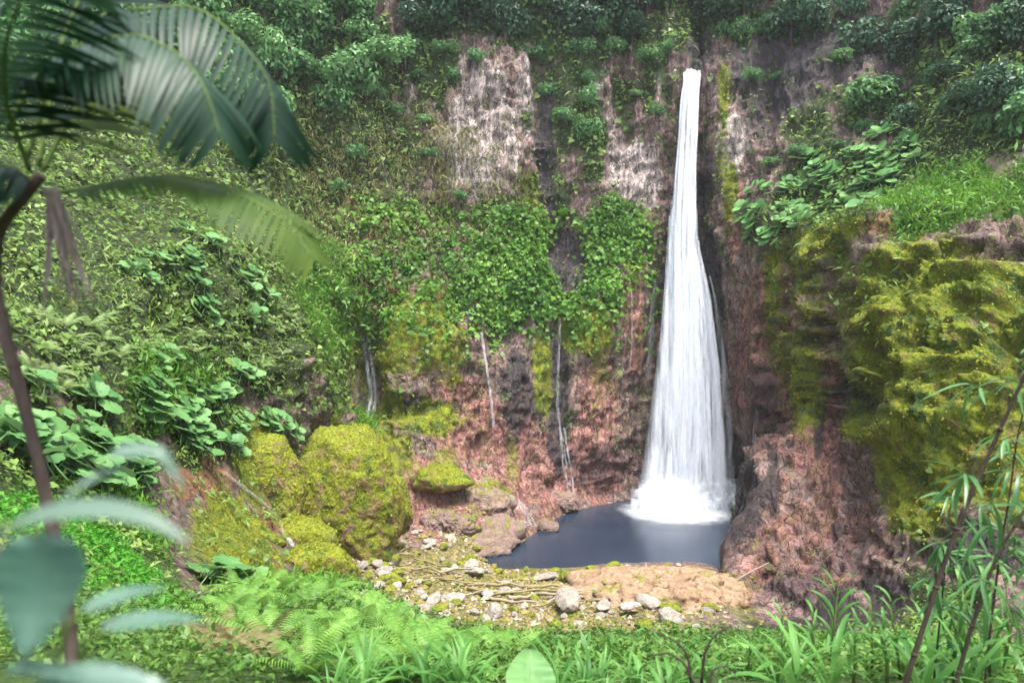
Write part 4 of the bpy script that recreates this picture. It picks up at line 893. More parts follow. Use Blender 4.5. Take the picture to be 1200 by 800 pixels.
        (-22.19, 94.25, 29.81, 0.64, 5.58, 2.00), (-20.66, 97.65, 35.57, 0.71, 5.47, 2.00), (-18.87, 96.31, 32.82, 0.50, 3.61, 2.00),
        (-19.13, 97.07, 35.26, 0.54, 5.80, 3.00), (-15.72, 98.67, 34.30, 0.50, 5.77, 3.00), (-10.25, 100.78, 38.42, 0.52, 2.10, 3.00),
        (-10.15, 101.41, 38.20, 0.48, 2.93, 3.00), (-9.82, 99.79, 35.45, 0.70, 5.90, 3.00), (-13.60, 100.44, 38.45, 0.56, 4.14, 3.00),
        (-19.74, 96.77, 34.68, 0.59, 2.88, 3.00),
    ],
    'hill_ferns': [
        (-22.66, 68.76, 24.11, 1.13, 0.48, 0.00), (-22.90, 71.43, 25.31, 1.21, 5.60, 0.00), (-22.96, 67.38, 24.82, 0.99, 5.53, 0.00),
        (-22.50, 70.55, 24.70, 1.41, 0.12, 0.00), (-23.88, 62.87, 23.95, 0.99, 0.35, 0.00), (-24.71, 60.27, 24.48, 1.20, 4.50, 0.00),
        (-22.08, 65.88, 23.14, 1.02, 3.19, 0.00), (-23.97, 67.17, 25.55, 1.53, 2.20, 0.00), (-22.61, 64.41, 22.12, 1.44, 0.05, 0.00),
        (-23.91, 60.92, 23.19, 1.27, 2.48, 0.00), (-23.09, 67.35, 23.04, 1.57, 3.54, 0.00), (-22.56, 73.42, 25.97, 1.32, 5.74, 0.00),
        (-24.12, 61.66, 23.09, 1.47, 2.06, 0.00), (-22.52, 61.41, 21.66, 1.18, 6.02, 0.00), (-23.25, 71.85, 26.17, 1.53, 1.58, 0.00),
        (-22.84, 62.48, 21.88, 1.32, 0.15, 0.00), (-22.12, 65.75, 22.97, 0.97, 1.58, 0.00), (-21.77, 64.86, 22.73, 1.20, 3.42, 0.00),
        (-23.98, 68.47, 26.05, 1.17, 5.45, 0.00), (-22.74, 70.82, 23.70, 0.98, 0.08, 0.00), (-23.25, 71.85, 26.17, 1.23, 5.09, 0.00),
        (-22.38, 70.73, 24.90, 1.22, 0.00, 0.00), (-22.75, 73.13, 25.04, 0.97, 2.81, 0.00), (-22.51, 62.00, 20.54, 1.11, 0.90, 0.00),
        (-22.95, 68.36, 25.29, 0.99, 0.39, 0.00), (-22.24, 65.43, 22.00, 1.08, 4.25, 0.00), (-23.41, 67.70, 24.91, 0.93, 4.77, 0.00),
        (-24.79, 63.32, 26.84, 0.98, 4.39, 0.00), (-23.41, 63.35, 22.56, 1.17, 5.33, 0.00), (-24.69, 72.46, 27.51, 1.07, 2.84, 0.00),
        (-24.74, 42.81, 22.84, 1.49, 0.67, 1.00), (-28.23, 54.94, 25.73, 1.21, 3.75, 1.00), (-28.13, 54.42, 24.74, 1.45, 4.67, 1.00),
        (-25.83, 50.02, 23.04, 1.39, 2.13, 1.00), (-25.07, 46.19, 23.54, 1.29, 2.27, 1.00), (-26.84, 40.98, 24.80, 1.39, 5.88, 1.00),
        (-27.60, 52.81, 23.71, 1.47, 0.15, 1.00), (-25.24, 36.74, 23.51, 1.38, 2.41, 1.00), (-25.56, 41.88, 23.55, 1.25, 5.15, 1.00),
        (-27.55, 49.06, 26.27, 1.25, 1.55, 1.00), (-24.55, 40.38, 22.97, 1.13, 0.04, 1.00), (-25.17, 36.76, 23.38, 1.13, 5.37, 1.00),
        (-26.98, 39.53, 24.78, 1.60, 0.66, 1.00), (-25.36, 40.00, 23.49, 0.99, 4.50, 1.00), (-27.19, 51.92, 23.89, 1.54, 2.64, 1.00),
        (-26.85, 43.68, 24.88, 1.43, 4.86, 1.00), (-27.26, 39.86, 25.19, 1.29, 3.74, 1.00), (-26.59, 52.23, 23.62, 1.14, 4.35, 1.00),
        (-25.95, 40.62, 24.04, 1.23, 5.85, 1.00), (-26.63, 42.88, 24.82, 1.28, 5.67, 1.00), (-25.41, 42.64, 24.02, 1.47, 3.72, 1.00),
        (-27.73, 46.15, 25.56, 1.29, 0.94, 1.00), (-23.75, 37.04, 21.18, 1.50, 3.41, 2.00), (-24.40, 36.34, 22.21, 1.43, 2.29, 2.00),
        (-23.86, 35.91, 21.30, 1.55, 3.01, 2.00), (-24.14, 36.78, 21.55, 0.94, 5.95, 2.00), (-23.36, 32.65, 22.04, 0.94, 1.73, 2.00),
        (-25.53, 39.08, 23.73, 1.21, 1.76, 2.00), (-24.78, 38.62, 22.37, 1.09, 0.90, 2.00), (-23.49, 32.10, 22.26, 1.26, 5.16, 2.00),
        (-22.72, 32.55, 21.13, 1.02, 2.88, 2.00), (-23.27, 33.86, 21.46, 1.43, 1.36, 2.00), (-24.01, 33.74, 22.35, 1.52, 1.44, 2.00),
        (-24.64, 52.16, 20.90, 1.11, 4.60, 3.00), (-24.17, 61.35, 22.65, 1.28, 0.13, 3.00), (-24.92, 58.94, 24.26, 1.33, 1.29, 3.00),
        (-25.69, 55.43, 24.34, 1.60, 5.96, 3.00), (-24.58, 52.77, 23.12, 1.10, 3.41, 3.00), (-25.02, 60.34, 25.27, 1.52, 4.89, 3.00),
        (-25.41, 51.78, 22.08, 1.08, 3.50, 3.00), (-24.75, 51.93, 21.27, 0.93, 0.58, 3.00), (-25.60, 54.95, 24.15, 1.06, 6.08, 3.00),
        (-23.22, 63.59, 22.07, 1.49, 0.00, 3.00), (-24.55, 62.36, 24.20, 1.05, 4.31, 3.00),
    ],
}
TRICKLES = {
    'gully': [(7.01, 102.86, 27.55), (6.94, 102.43, 23.94), (6.8, 102.36, 20.2), (6.52, 101.16, 15.08), (6.98, 99.71, 10.18), (7.11, 98.03, 6.85), (7.89, 97.68, 3.26), (8.39, 97.13, 0.92)],
    'spring': [(-21.03, 97.43, 24.92), (-20.9, 98.83, 22.13), (-20.27, 98.1, 19.17), (-19.81, 97.57, 16.08), (-19.87, 95.37, 13.55)],
    'hill_a': [(-21.3, 50.25, 14.54), (-20.67, 51.56, 13.37), (-20.06, 53.38, 11.99), (-19.46, 55.11, 10.55), (-18.77, 55.54, 9.25), (-17.02, 53.13, 8.08), (-15.12, 48.8, 7.81)],
    'wall_a': [(-4.69, 99.67, 25.34), (-4.02, 98.07, 21.41), (-3.61, 97.41, 19.13), (-3.16, 96.44, 15.55), (-2.71, 95.9, 12.03)],
    'pink_a': [(18.55, 105.45, 31.87), (18.45, 104.7, 27.93), (18.52, 104.62, 24.1), (18.28, 105.15, 19.97)],
    'thin_a': [(22.52, 107.01, 33.33), (21.94, 106.71, 29.26), (21.69, 106.45, 23.94), (21.16, 106.8, 18.59)],
    'low_a': [(7.37, 100.8, 11.37), (7.94, 99.56, 7.67), (8.5, 99.17, 4.14), (8.68, 97.44, 0.9)],
    'low_b': [(-0.25, 89.79, 4.03), (1.25, 89.37, 2.81), (2.13, 88.64, 1.61), (2.77, 87.22, 0.52)],
    'right_a': [(33.76, 94.02, 14.61), (33.53, 94.37, 10.9), (27.74, 77.73, 9.85)],
}
# ------------------------------------------------------------------ falling water
def water_mat(name, density, zs=.035, colr=(.78, .81, .86), fine=2.2):
    k = Nodes(name)
    uv = k.n('ShaderNodeUVMap', dict(uv_map='UVMap')).outputs[0]
    u = k.n('ShaderNodeSeparateXYZ', None, Vector=uv).outputs[0]
    edge = k.math('MULTIPLY', k.math('MULTIPLY', u, k.math('SUBTRACT', 1.0, u)), 4.0)
    edge = k.smooth(edge, 0.0, .95)
    n1 = k.noise(k.pos(1, 1, zs), fine, 3, .5); n2 = k.noise(k.pos(1, 1, zs * 3), .7, 3)
    r = k.n('ShaderNodeNewGeometry').outputs['Random Per Island']
    a = k.math('MULTIPLY', edge, k.smooth(k.math('ADD', n1, k.math('MULTIPLY_ADD', n2, .5, -.25)), .22, .72))
    a = k.math('MULTIPLY', a, k.math('MULTIPLY', k.math('MULTIPLY_ADD', r, .6, .5), density), clamp=True)
    d = k.n('ShaderNodeBsdfDiffuse', None, Color=colr)
    t = k.n('ShaderNodeBsdfTranslucent', None, Color=colr)
    w = k.n('ShaderNodeMixShader', None, i0=.35, i1=d, i2=t)
    return k.done(k.n('ShaderNodeMixShader', None, i0=a, i1=k.n('ShaderNodeBsdfTransparent'), i2=w))
def solid_water_mat():
    k = Nodes('white_water_core')
    n1 = k.noise(k.pos(1, 1, .03), 2.4, 4, .6)
    return k.done(k.bsdf(k.ramp(n1, (.32, (.66, .71, .79)), (.6, (.80, .82, .85))), .6, k.bump(n1, .25, .2), .2))
M['strand'] = water_mat('white_water_strands', .8)
M['mist_strand'] = water_mat('white_water_veil', .30, fine=1.2)
M['trickle'] = water_mat('trickle_water', .38, zs=.25, colr=(.7, .72, .76), fine=3)
M['edge_strand'] = water_mat('thin_white_water', .40)
M['splash'] = water_mat('white_splash', .34, zs=.6, fine=.8)
M['core'] = solid_water_mat()

def ribbons(name, lines, widths, mat, turn):
    """soft ribbons of water; lines: list of (n,3) points"""
    V, Q, U, n0 = [], [], [], 0
    for L, w, a in zip(lines, widths, turn):
        L = np.asarray(L, float); n = len(L); side = np.array([math.cos(a), math.sin(a), 0]) * .5
        w = np.broadcast_to(w, (n,))[:, None]
        V.append(np.concatenate([L - side * w, L + side * w])); i = np.arange(n - 1)
        Q.append(np.stack([i, i + n, i + n + 1, i + 1], -1) + n0)
        vv = np.linspace(0, 1, n)
        U.append(np.concatenate([np.stack([np.zeros(n), vv], 1), np.stack([np.ones(n), vv], 1)])); n0 += 2 * n
    F = np.concatenate(Q); U = np.concatenate(U)
    me = mesh(name, np.concatenate(V), F, mat)
    me.uv_layers.new(name='UVMap').data.foreach_set('uv', U[F.ravel()].astype(np.float32).ravel())
    return me

# height, distance, and the two edges of the fall
FALL = np.array([(69.4, 116.5, 28.4, 31.0), (66.2, 107.0, 26.6, 29.8), (62.5, 105.9, 25.9, 29.2), (50.1, 104.6, 24.6, 28.4), (38.2, 103.6, 23.4, 28.4),
                 (30.4, 102.9, 22.5, 30.2), (20.2, 101.9, 21.2, 31.5), (8.9, 100.7, 19.6, 32.0), (.4, 99.6, 18.0, 32.0), (-1.5, 99.3, 17.8, 32.2)])
def fall_at(z):
    o = np.argsort(FALL[:, 0]); return [np.interp(z, FALL[o, 0], FALL[o, c]) for c in (1, 2, 3)]
fall = thing('waterfall', 'tall white waterfall plunging from a notch in the cliff', 'waterfall', (25, 100, 0))
_wr = np.random.default_rng(8)
# a solid core that thins and frays downwards
_z = np.linspace(69.2, -1.0, 90); _y, _xl, _xr = fall_at(_z)
_th = np.linspace(0, 2 * np.pi, 28, endpoint=False)
_cx = _xl + (_xr - _xl) * np.interp(_z, [0, 35, 66], [.42, .46, .5]); _hw = np.interp(_z, [0, 10, 30, 40, 66, 67, 69], [1.7, 1.7, 1.5, 1.4, 1.2, 1.1, .9])
_V = np.stack([np.broadcast_to(_cx[:, None], (90, 28)) + _hw[:, None] * np.cos(_th), np.broadcast_to(_y[:, None], (90, 28)) + .45 * _hw[:, None] * np.sin(_th), np.broadcast_to(_z[:, None], (90, 28))], -1).reshape(-1, 3)
_V[:, :2] += .22 * np.stack([perlin(_V * np.array([1.2, 1.2, .06])), perlin(_V * np.array([1.2, 1.2, .06]) + 50)], 1)
_i = np.arange(90 * 28).reshape(90, 28); _j = np.roll(_i, -1, 1)
put('stream', mesh('stream', _V - np.array([25, 100, 0]), np.stack([_i[:-1], _i[1:], _j[1:], _j[:-1]], -1).reshape(-1, 4), M['core']), fall)
def fall_strand(u, z0, z1, dy, wob):
    z = np.linspace(z0, z1, 34); y, xl, xr = fall_at(z)
    x = xl + (xr - xl) * (.5 + (u - .5) * np.interp(z, [0, 25, 45], [.86, .9, 1.0])) + wob * np.sin(z * .06 + u * 30)
    return np.stack([x - 25, y + dy - 100, z], 1)
_S = {'strands': ([], [], []), 'edge_strands': ([], [], [])}
for _k in range(250):
    u = np.clip(_wr.normal(.44, .20), .02, .98) if _k < 180 else _wr.uniform(.02, .99)
    z0 = 68.2 - _wr.uniform(0, 1.6) if (.1 < u < .85 and _k < 180) else _wr.uniform(18, 46)
    L, W, T = _S['strands' if .24 < u < .76 else 'edge_strands']
    L.append(fall_strand(u, z0, -1 + _wr.uniform(0, 1.0), _wr.uniform(-1.7, .3), .12)); W.append(np.linspace(.45, _wr.uniform(.9, 1.9), 34)); T.append(_wr.uniform(-.7, .7))
put('strands', ribbons('strands', *_S['strands'][:2], M['strand'], _S['strands'][2]), fall)
put('edge_strands', ribbons('edge_strands', *_S['edge_strands'][:2], M['edge_strand'], _S['edge_strands'][2]), fall)
_L, _W, _T = [], [], []
for _k in range(120):
    u = _wr.uniform(-.03, 1.03); z0 = _wr.uniform(8, 34)
    _L.append(fall_strand(u, z0, -1, _wr.uniform(-2.6, 1.0), .2)); _W.append(np.linspace(.3, _wr.uniform(1.6, 3.4), 34)); _T.append(_wr.uniform(-.9, .9))
put('veil', ribbons('veil', _L, _W, M['mist_strand'], _T), fall)

# spray thrown up and outwards where the fall lands
_L, _W, _T = [], [], []
for _k in range(260):
    a = _wr.uniform(-2.9, .3); u = _wr.normal(.45, .22); y0, xl, xr = [float(v) for v in fall_at(0.5)]
    t = np.linspace(0, 1, 12); ln = _wr.uniform(1.0, 4.2); hh = _wr.uniform(.3, 4.2)
    x0 = xl + (xr - xl) * np.clip(u, .05, .95) - 25; q0 = y0 - 100 - _wr.uniform(0, 1.5)
    _L.append(np.stack([x0 + math.cos(a) * ln * t * .8, q0 + math.sin(a) * ln * t, hh * (1 - (2 * t - 1) ** 2) - .15 + .5 * (1 - t)], 1)); _W.append(np.sin(np.pi * np.clip(t * .9 + .08, 0, 1)) * _wr.uniform(1.2, 2.6) + .05); _T.append(_wr.uniform(-.8, .8))
put('splash', ribbons('splash', _L, _W, M['splash'], _T), fall)
# spray that hangs where the fall strikes the pool
def spray_mat():
    k = Nodes('spray')
    c = k.n('ShaderNodeTexCoord').outputs['Object']
    ln = k.n('ShaderNodeVectorMath', dict(operation='LENGTH'), i0=c).outputs['Value']
    f = k.smooth(ln, 1.0, .15)
    d = k.math('MULTIPLY', k.math('MULTIPLY', f, k.math('MULTIPLY_ADD', f, .8, .2)), k.math('MULTIPLY', k.noise(k.pos(), .35, 2), 2.2))
    v = k.n('ShaderNodeVolumePrincipled', None, Color=(.96, .97, 1.0), Density=d, Anisotropy=.2)
    return k.done(v, 'Volume')
M['spray'] = spray_mat()
def ball(name, mat, sub=3):
    bm = bmesh.new(); bmesh.ops.create_icosphere(bm, subdivisions=sub, radius=1.0)
    me = bpy.data.meshes.new(name); bm.to_mesh(me); bm.free(); me.materials.append(mat); return me
put('spray', ball('spray', M['spray']), fall, (-1.8, -3.0, .4), None, (7.4, 5.6, 5.6))
def foam_mat():
    k = Nodes('foam')
    c = k.n('ShaderNodeTexCoord').outputs['Object']
    ln = k.n('ShaderNodeVectorMath', dict(operation='LENGTH'), i0=c).outputs['Value']
    f = k.math('ADD', k.smooth(ln, 1.0, .15), k.math('MULTIPLY_ADD', k.noise(k.pos(), .5, 4, .6), .9, -.6), clamp=True)
    f = k.math('MULTIPLY', f, k.smooth(ln, 1.0, .4))
    return k.done(k.n('ShaderNodeMixShader', None, i0=f, i1=k.n('ShaderNodeBsdfTransparent'), i2=k.n('ShaderNodeBsdfDiffuse', None, Color=(.74, .77, .81))))
M['foam'] = foam_mat()
_a = np.linspace(0, 2 * np.pi, 48, endpoint=False)
_fv = np.concatenate([[(0, 0, .03)]] + [np.stack([np.cos(_a) * r, np.sin(_a) * r, np.full(48, .03 * (1 - r))], 1) for r in (.33, .66, 1)])
_ff = [(0, 1 + i, 1 + (i + 1) % 48) for i in range(48)]
_fq = [(1 + r * 48 + i, 1 + (r + 1) * 48 + i, 1 + (r + 1) * 48 + (i + 1) % 48, 1 + r * 48 + (i + 1) % 48) for r in range(2) for i in range(48)]
put('foam', mesh('foam', _fv, [np.array(_ff), np.array(_fq)], M['foam']), fall, (-1.6, -3.6, .02), None, (11.5, 10.5, 1))

# thin runnels down the walls
_names = {'gully': ('broad dark runnel of water in the mossy gully below the alcove', .5, 2), 'spring': ('small cascade falling from a grassy lip between mossy walls', .8, 8),
          'hill_a': ('white rivulet running down the mossy hillside beside the big mossy boulder', .6, 5), 'wall_a': ('pale thin trickle down the brown wall under climbing leaves', .5, 3),
          'wall_b': ('short pale trickle beside another on the brown wall', .35, 2), 'pink_a': ('orange stained trickle on the red wall by the waterfall', .4, 2),
          'thin_a': ('fine side thread of white water beside the main waterfall', .55, 4), 'low_a': ('pale forked trickle reaching the pool below the dark gully', .6, 4),
          'low_b': ('white trickle sliding over pink bedrock into the pool', .5, 3), 'right_a': ('thin white thread on the shaded red wall beyond the waterfall', .4, 3),
          'bank_b': ('pink wet trickle crossing the sloping bedrock', .5, 3)}
for key, pts in TRICKLES.items():
    lab, w, cnt = _names[key]; p = np.array(pts, float); n = 26
    t = np.linspace(0, len(p) - 1, n); base = np.stack([np.interp(t, np.arange(len(p)), p[:, c]) for c in range(3)], 1)
    toward = unit(np.array([0, 0, 24.]) - base) * np.array([1, 1, .2])
    o = base[0].copy(); L, W, T = [], [], []
    for j in range(cnt):
        off = (_wr.uniform(-.5, .5) * w * 1.3)
        q = base + toward * (.55 + _wr.uniform(0, .4)) + np.array([1, 0, 0]) * (off + .12 * perlin(base * .9 + j * 9))[:, None]
        L.append(q - o); W.append(np.full(n, w * _wr.uniform(.35, .8))); T.append(_wr.uniform(-.4, .4))
    tag(put('water_trickle', ribbons('water_trickle', L, W, M['trickle'], T), None, o), lab, 'trickle', 'thin runnels down the gorge walls')

# ------------------------------------------------------------------ big rocks
M['red_rock'] = rock_mat('red_bedrock', (.04, .02, .018), (.14, .078, .066), (.30, .185, .155), .14, .25, .5, .6)
M['moss_rock'] = rock_mat('mossy_rock', (.09, .05, .03), (.25, .145, .085), (.40, .27, .17), .60, .30, None, 1)
M['dark_moss_rock'] = rock_mat('dark_mossy_rock', (.035, .022, .018), (.12, .07, .055), (.24, .15, .12), .55, .55, None, .8)  # darker rock tones than the other mossy rock
M['brown_rock'] = rock_mat('brown_slab_rock', (.13, .07, .035), (.33, .21, .125), (.48, .36, .25), .12, .25, .1, 1, .6, True)
M['grey_rock'] = rock_mat('wet_bank_rock', (.06, .04, .036), (.21, .135, .115), (.38, .27, .235), .16, .30, .25, .6, 1.4, True)
M['pale_stone'] = rock_mat('pale_stone', (.17, .135, .11), (.36, .31, .26), (.54, .50, .45), .02, .25, None, 1, 3)
M['moss_stone'] = rock_mat('mossy_stone', (.10, .08, .05), (.25, .20, .14), (.38, .33, .25), .55, .45, None, 1, 3)

M['rock_tuft'] = leaf_mat('rock_moss_tuft', (.06, .075, .004), (.17, .195, .010), (.32, .32, .03), .7, .25, .5, .15)

def big_rock(name, center, lumps, mat, label, sub=6, amp=.22, seed=0, group=None, freq=1.0, strata=0.0, cuts=26, tufts=0):
    """star-shaped union of ellipsoid lumps (offset, radii) with ridged relief; center in metres"""
    bm = bmesh.new(); bmesh.ops.create_icosphere(bm, subdivisions=sub, radius=1.0)
    me = bpy.data.meshes.new(name); bm.to_mesh(me); bm.free()
    d = np.empty(len(me.vertices) * 3); me.vertices.foreach_get('co', d); d = unit(d.reshape(-1, 3))
    R = np.zeros(len(d))
    for off, rad in lumps:
        o = -np.asarray(off, float) / rad; dd = d / np.asarray(rad, float)
        a = (dd ** 2).sum(1); b = (dd * o).sum(1); c = (o ** 2).sum() - 1
        disc = b * b - a * c
        t = np.where(disc > 0, (-b + np.sqrt(np.maximum(disc, 0))) / a, 0)
        R = np.maximum(R, t)
    R = np.maximum(R, .3)
    rc = np.random.default_rng(seed + 300); n0 = unit(rc.normal(size=(cuts, 3)))
    for c in n0:                                    # split faces: plane cuts through the lumpy body
        reach = np.max((d * R[:, None]) @ c) * rc.uniform(.76, 1.0)
        dc = d @ c; lim = np.where(dc > .05, reach / np.maximum(dc, .05), 1e9)
        R = np.where(R > lim, lim + (R - lim) * .12, R)
    p = d * R[:, None]; w = p + np.asarray(center) + seed * 7.1; s = float(np.mean(R))
    sc = freq / max(s / 5, .25)
    w2 = w + .8 * np.stack([fbm(w * .4 * sc + 3, 2), fbm(w * .4 * sc + 13, 2), fbm(w * .4 * sc + 23, 2)], 1)
    h = fbm(w2 * .22 * sc, 2) * 1.0 + fbm(w2 * .6 * sc + 4, 5) * .8 - .35 * sstep(.55, .95, 1 - np.abs(fbm(w2 * .45 * sc + 9, 3)) * 4)
    if strata: h = h + .5 * fbm(np.stack([w2[:, 0] * .25 * sc, w2[:, 1] * .25 * sc, w2[:, 2] * 1.1 * sc + w2[:, 0] * .5], 1), 4)
    p = p * (1 + amp * h)[:, None]
    me.vertices.foreach_set('co', p.ravel()); me.update()
    me.polygons.foreach_set('use_smooth', np.full(len(me.polygons), True)); me.materials.append(mat)
    o = tag(put(name, me, None, center), label, 'rock', group)
    if tufts:                                       # tufts of moss standing on the rock
        nv = np.empty(len(me.vertices) * 3); me.vertices.foreach_get('normal', nv); nv = nv.reshape(-1, 3)
        wt = np.clip(nv[:, 2] * .6 + fbm(w * .9, 3) * 1.2 + .45, 0, 1); i = rc.choice(len(p), tufts, p=wt / wt.sum())
        V, F = leaves(p[i] + nv[i] * .03, nv[i], np.full(tufts, .17), OVAL, .8, .9, rc)
        tag(put('moss', mesh('moss', V, F, M['rock_tuft']), o), kind='stuff')
    return o

big_rock('mossy_boulder', (-15.9, 64.5, 9.6), [((0, 0, 0), (5.0, 4.2, 6.9)), ((1.8, .4, -2.5), (4.4, 4.2, 5.4)), ((-2.6, 0, -4.0), (3.6, 3.6, 4.4))],
         M['moss_rock'], 'great yellow green mossy boulder at the foot of the hillside', amp=.09, seed=3, freq=1.2, cuts=18, tufts=5000)
big_rock('mossy_boulder', (-20.8, 57.8, 12.2), [((0, 0, 0), (2.8, 2.6, 4.4)), ((1.2, .2, -2.6), (2.6, 2.6, 3.8)), ((-.8, 0, 2.0), (2.0, 2.2, 2.6))], M['moss_rock'], 'smaller rounded mossy boulder above a red soil scar', amp=.09, seed=4, freq=1.2, cuts=18, tufts=1600)
big_rock('mossy_boulder', (-12.6, 69.5, 8.0), [((0, 0, 0), (2.3, 2.4, 3.0)), ((.6, 0, -2.4), (2.2, 2.4, 2.6)), ((-1.6, 0, .8), (2.0, 2.0, 2.4))], M['moss_rock'], 'flat topped mossy knob beside the great mossy boulder', amp=.12, seed=14, tufts=600)
big_rock('bank_rock', (-4.0, 86.8, 3.6), [((0, 0, 0), (4.2, 2.8, 1.9)), ((2.0, -1, -.8), (3.4, 2.4, 1.8))], M['grey_rock'], 'mossy capped rock on the bank above the pool', amp=.16, seed=5, tufts=900)
big_rock('bank_rock', (-7.2, 80.5, 2.2), [((0, 0, 0), (3.0, 2.4, 2.0)), ((-2, 0, .2), (2.2, 2, 1.8))], M['grey_rock'], 'grey pink bedrock lump with a dark recess by the gravel', amp=.2, seed=6)
big_rock('bank_rock', (-2.6, 79.5, .2), [((0, 0, 0), (3.6, 4.0, 1.5)), ((1.2, 5.0, .7), (3.4, 4.2, 2.0))], M['grey_rock'], 'low smooth pink bedrock shoulder sloping into the pool', amp=.14, seed=7)
big_rock('bank_rock', (6.0, 96.8, 1.0), [((0, 0, 0), (4.4, 2.2, 2.4)), ((-3.5, -1.8, -.2), (3, 2.0, 1.6))], M['grey_rock'], 'knobbly damp ledge at the far pool edge under the gully', amp=.18, seed=8)
big_rock('pool_rock', (4.7, 87.0, .1), [((0, 0, 0), (1.7, 1.3, 1.05)), ((-.5, 0, .1), (1.1, 1.0, 1.1))], M['grey_rock'], 'single rounded rock standing in the pool', sub=5, amp=.16, seed=9)
big_rock('bedrock_knob', (25.2, 70.2, 1.2), [((0, 0, 0), (3.4, 3.4, 3.0)), ((2.0, .5, 1.6), (3.2, 3.4, 3.4)), ((1.8, -2.4, -.6), (3.2, 3.0, 2.4))], M['red_rock'], 'red brown bedrock knob with a dark waterline at the pool edge', amp=.2, seed=15, freq=1.4, strata=.5)
big_rock('brown_slab', (13.2, 63.0, .5), [((0, 0, 0), (9.8, 6.6, 2.1)), ((5.2, -3.0, .7), (5.4, 4.4, 2.3)), ((-7.5, 2.6, -.3), (4.8, 3.0, 1.6)), ((7.6, -4.2, .1), (4.6, 3.8, 2.5))],
         M['brown_rock'], 'broad brown rock slab with moss patches at the near pool edge', amp=.16, seed=10, freq=1.8, strata=.5, cuts=60)
for k, (c, r, lab) in enumerate([((-16.5, 70, 5.0), (2.6, 2.2, 1.9), 'brown moss streaked rock at the base of the great mossy boulder'),
                                 ((-9.3, 84.8, 6.9), (4.2, 2.6, 1.9), 'mossy rock step under the overhanging brown wall'),
                                 ((-17.2, 55.5, 8.2), (3.0, 2.2, 1.6), 'low mossy rock beside the white rivulet'),
                                 ((-14.4, 50.0, 7.6), (3.4, 2.6, 1.5), 'mossy rock hump above the pale ferns'),
                                 ((-21.0, 50.2, 9.6), (3.6, 2.4, 2.0), 'bright mossy rock shelf below the red soil scar')]):
    big_rock('mossy_rock', c, [((0, 0, 0), r), ((r[0] * .5, 0, -.4), tuple(x * .75 for x in r))], M['moss_rock'], lab, sub=5, amp=.13, seed=20 + k, tufts=900)

# ------------------------------------------------------------------ loose stones on the gravel bank
def stone_mesh(seed, mat, sub=2):
    bm = bmesh.new(); bmesh.ops.create_icosphere(bm, subdivisions=sub, radius=1.0)
    r = np.random.default_rng(seed)
    cuts = unit(r.normal(size=(9, 3))); cd = r.uniform(.55, .85, 9)
    for v in bm.verts:
        p = np.array(v.co)
        for c, q in zip(cuts, cd):
            t = p @ c
            if t > q: p = p - c * (t - q) * .9
        v.co = p * np.array([1.0, .78, .55])
    me = bpy.data.meshes.new('stone'); bm.to_mesh(me); bm.free(); me.materials.append(mat)
    me.polygons.foreach_set('use_smooth', np.full(len(me.polygons), False)); return me
STONES_P = [stone_mesh(100 + k, M['pale_stone']) for k in range(5)]
STONES_M = [stone_mesh(120 + k, M['moss_stone']) for k in range(5)]
_gmask = COV['gravel'] * (_q[:, 2] > .25) * (_vv > 4.2)
_ga = np.linalg.norm(np.cross(np.gradient(GQ, axis=1), np.gradient(GQ, axis=0)), axis=2).ravel()
def pick(w, n, r=rng):
    w = np.maximum(w, 0) * _ga; c = np.cumsum(w); return np.searchsorted(c, r.uniform(0, c[-1], n))
_sr = np.random.default_rng(21)
for j, i in enumerate(pick((_gmask > .35) * 1.0, 290, _sr)):
    p = _q[i] + np.array([*_sr.normal(size=2) * .25, 0]); pale = _sr.uniform() < .55
    s = float(np.clip(np.exp(_sr.normal(-.72, .5)), .22, 1.3))
    o = put('stone', (STONES_P if pale else STONES_M)[j % 5], None, (p[0], p[1], p[2] + s * .28), (_sr.normal() * .25, _sr.normal() * .25, _sr.uniform(0, 6.3)), (s, s * _sr.uniform(.7, 1.1), s * _sr.uniform(.7, 1.2)))
    sz = 'large' if s > .75 else 'middling' if s > .42 else 'small'; wh = 'near the pool' if p[1] > 67 else 'among the driftwood' if p[1] > 60 else 'at the foot of the fern bank'
    kd = 'pale angular' if pale else 'moss stained brown'
    tag(o, f'{sz} {kd} stone on the gravel {wh}', 'stone', f'{sz} {kd} stones {wh}')
for c, s, lab in (((4.6, 57.2, 2.4), (2.6, 1.5, 1.2), 'large white flat boulder lying among the driftwood'), ((9.6, 56.2, 2.2), (1.2, .9, .8), 'pale blocky boulder beside the brown slab'), ((7.6, 57.0, 2.1), (1.5, .9, .6), 'pale rounded boulder next to the white flat boulder'),
                  ((3.4, 66.8, 1.0), (1.7, 1.1, .8), 'pinkish block at the edge of the brown slab'), ((-3.6, 66.6, 1.6), (1.3, .9, .8), 'pale stone block among mossy cobbles'), ((11.6, 58.0, 1.95), (1.4, 1.1, 1.0), "pale block resting against the brown slab")):
    tag(put('boulder', STONES_P[int(abs(c[0]) * 3) % 5], None, c, (0.1, .05, c[0]), s), lab, 'boulder')
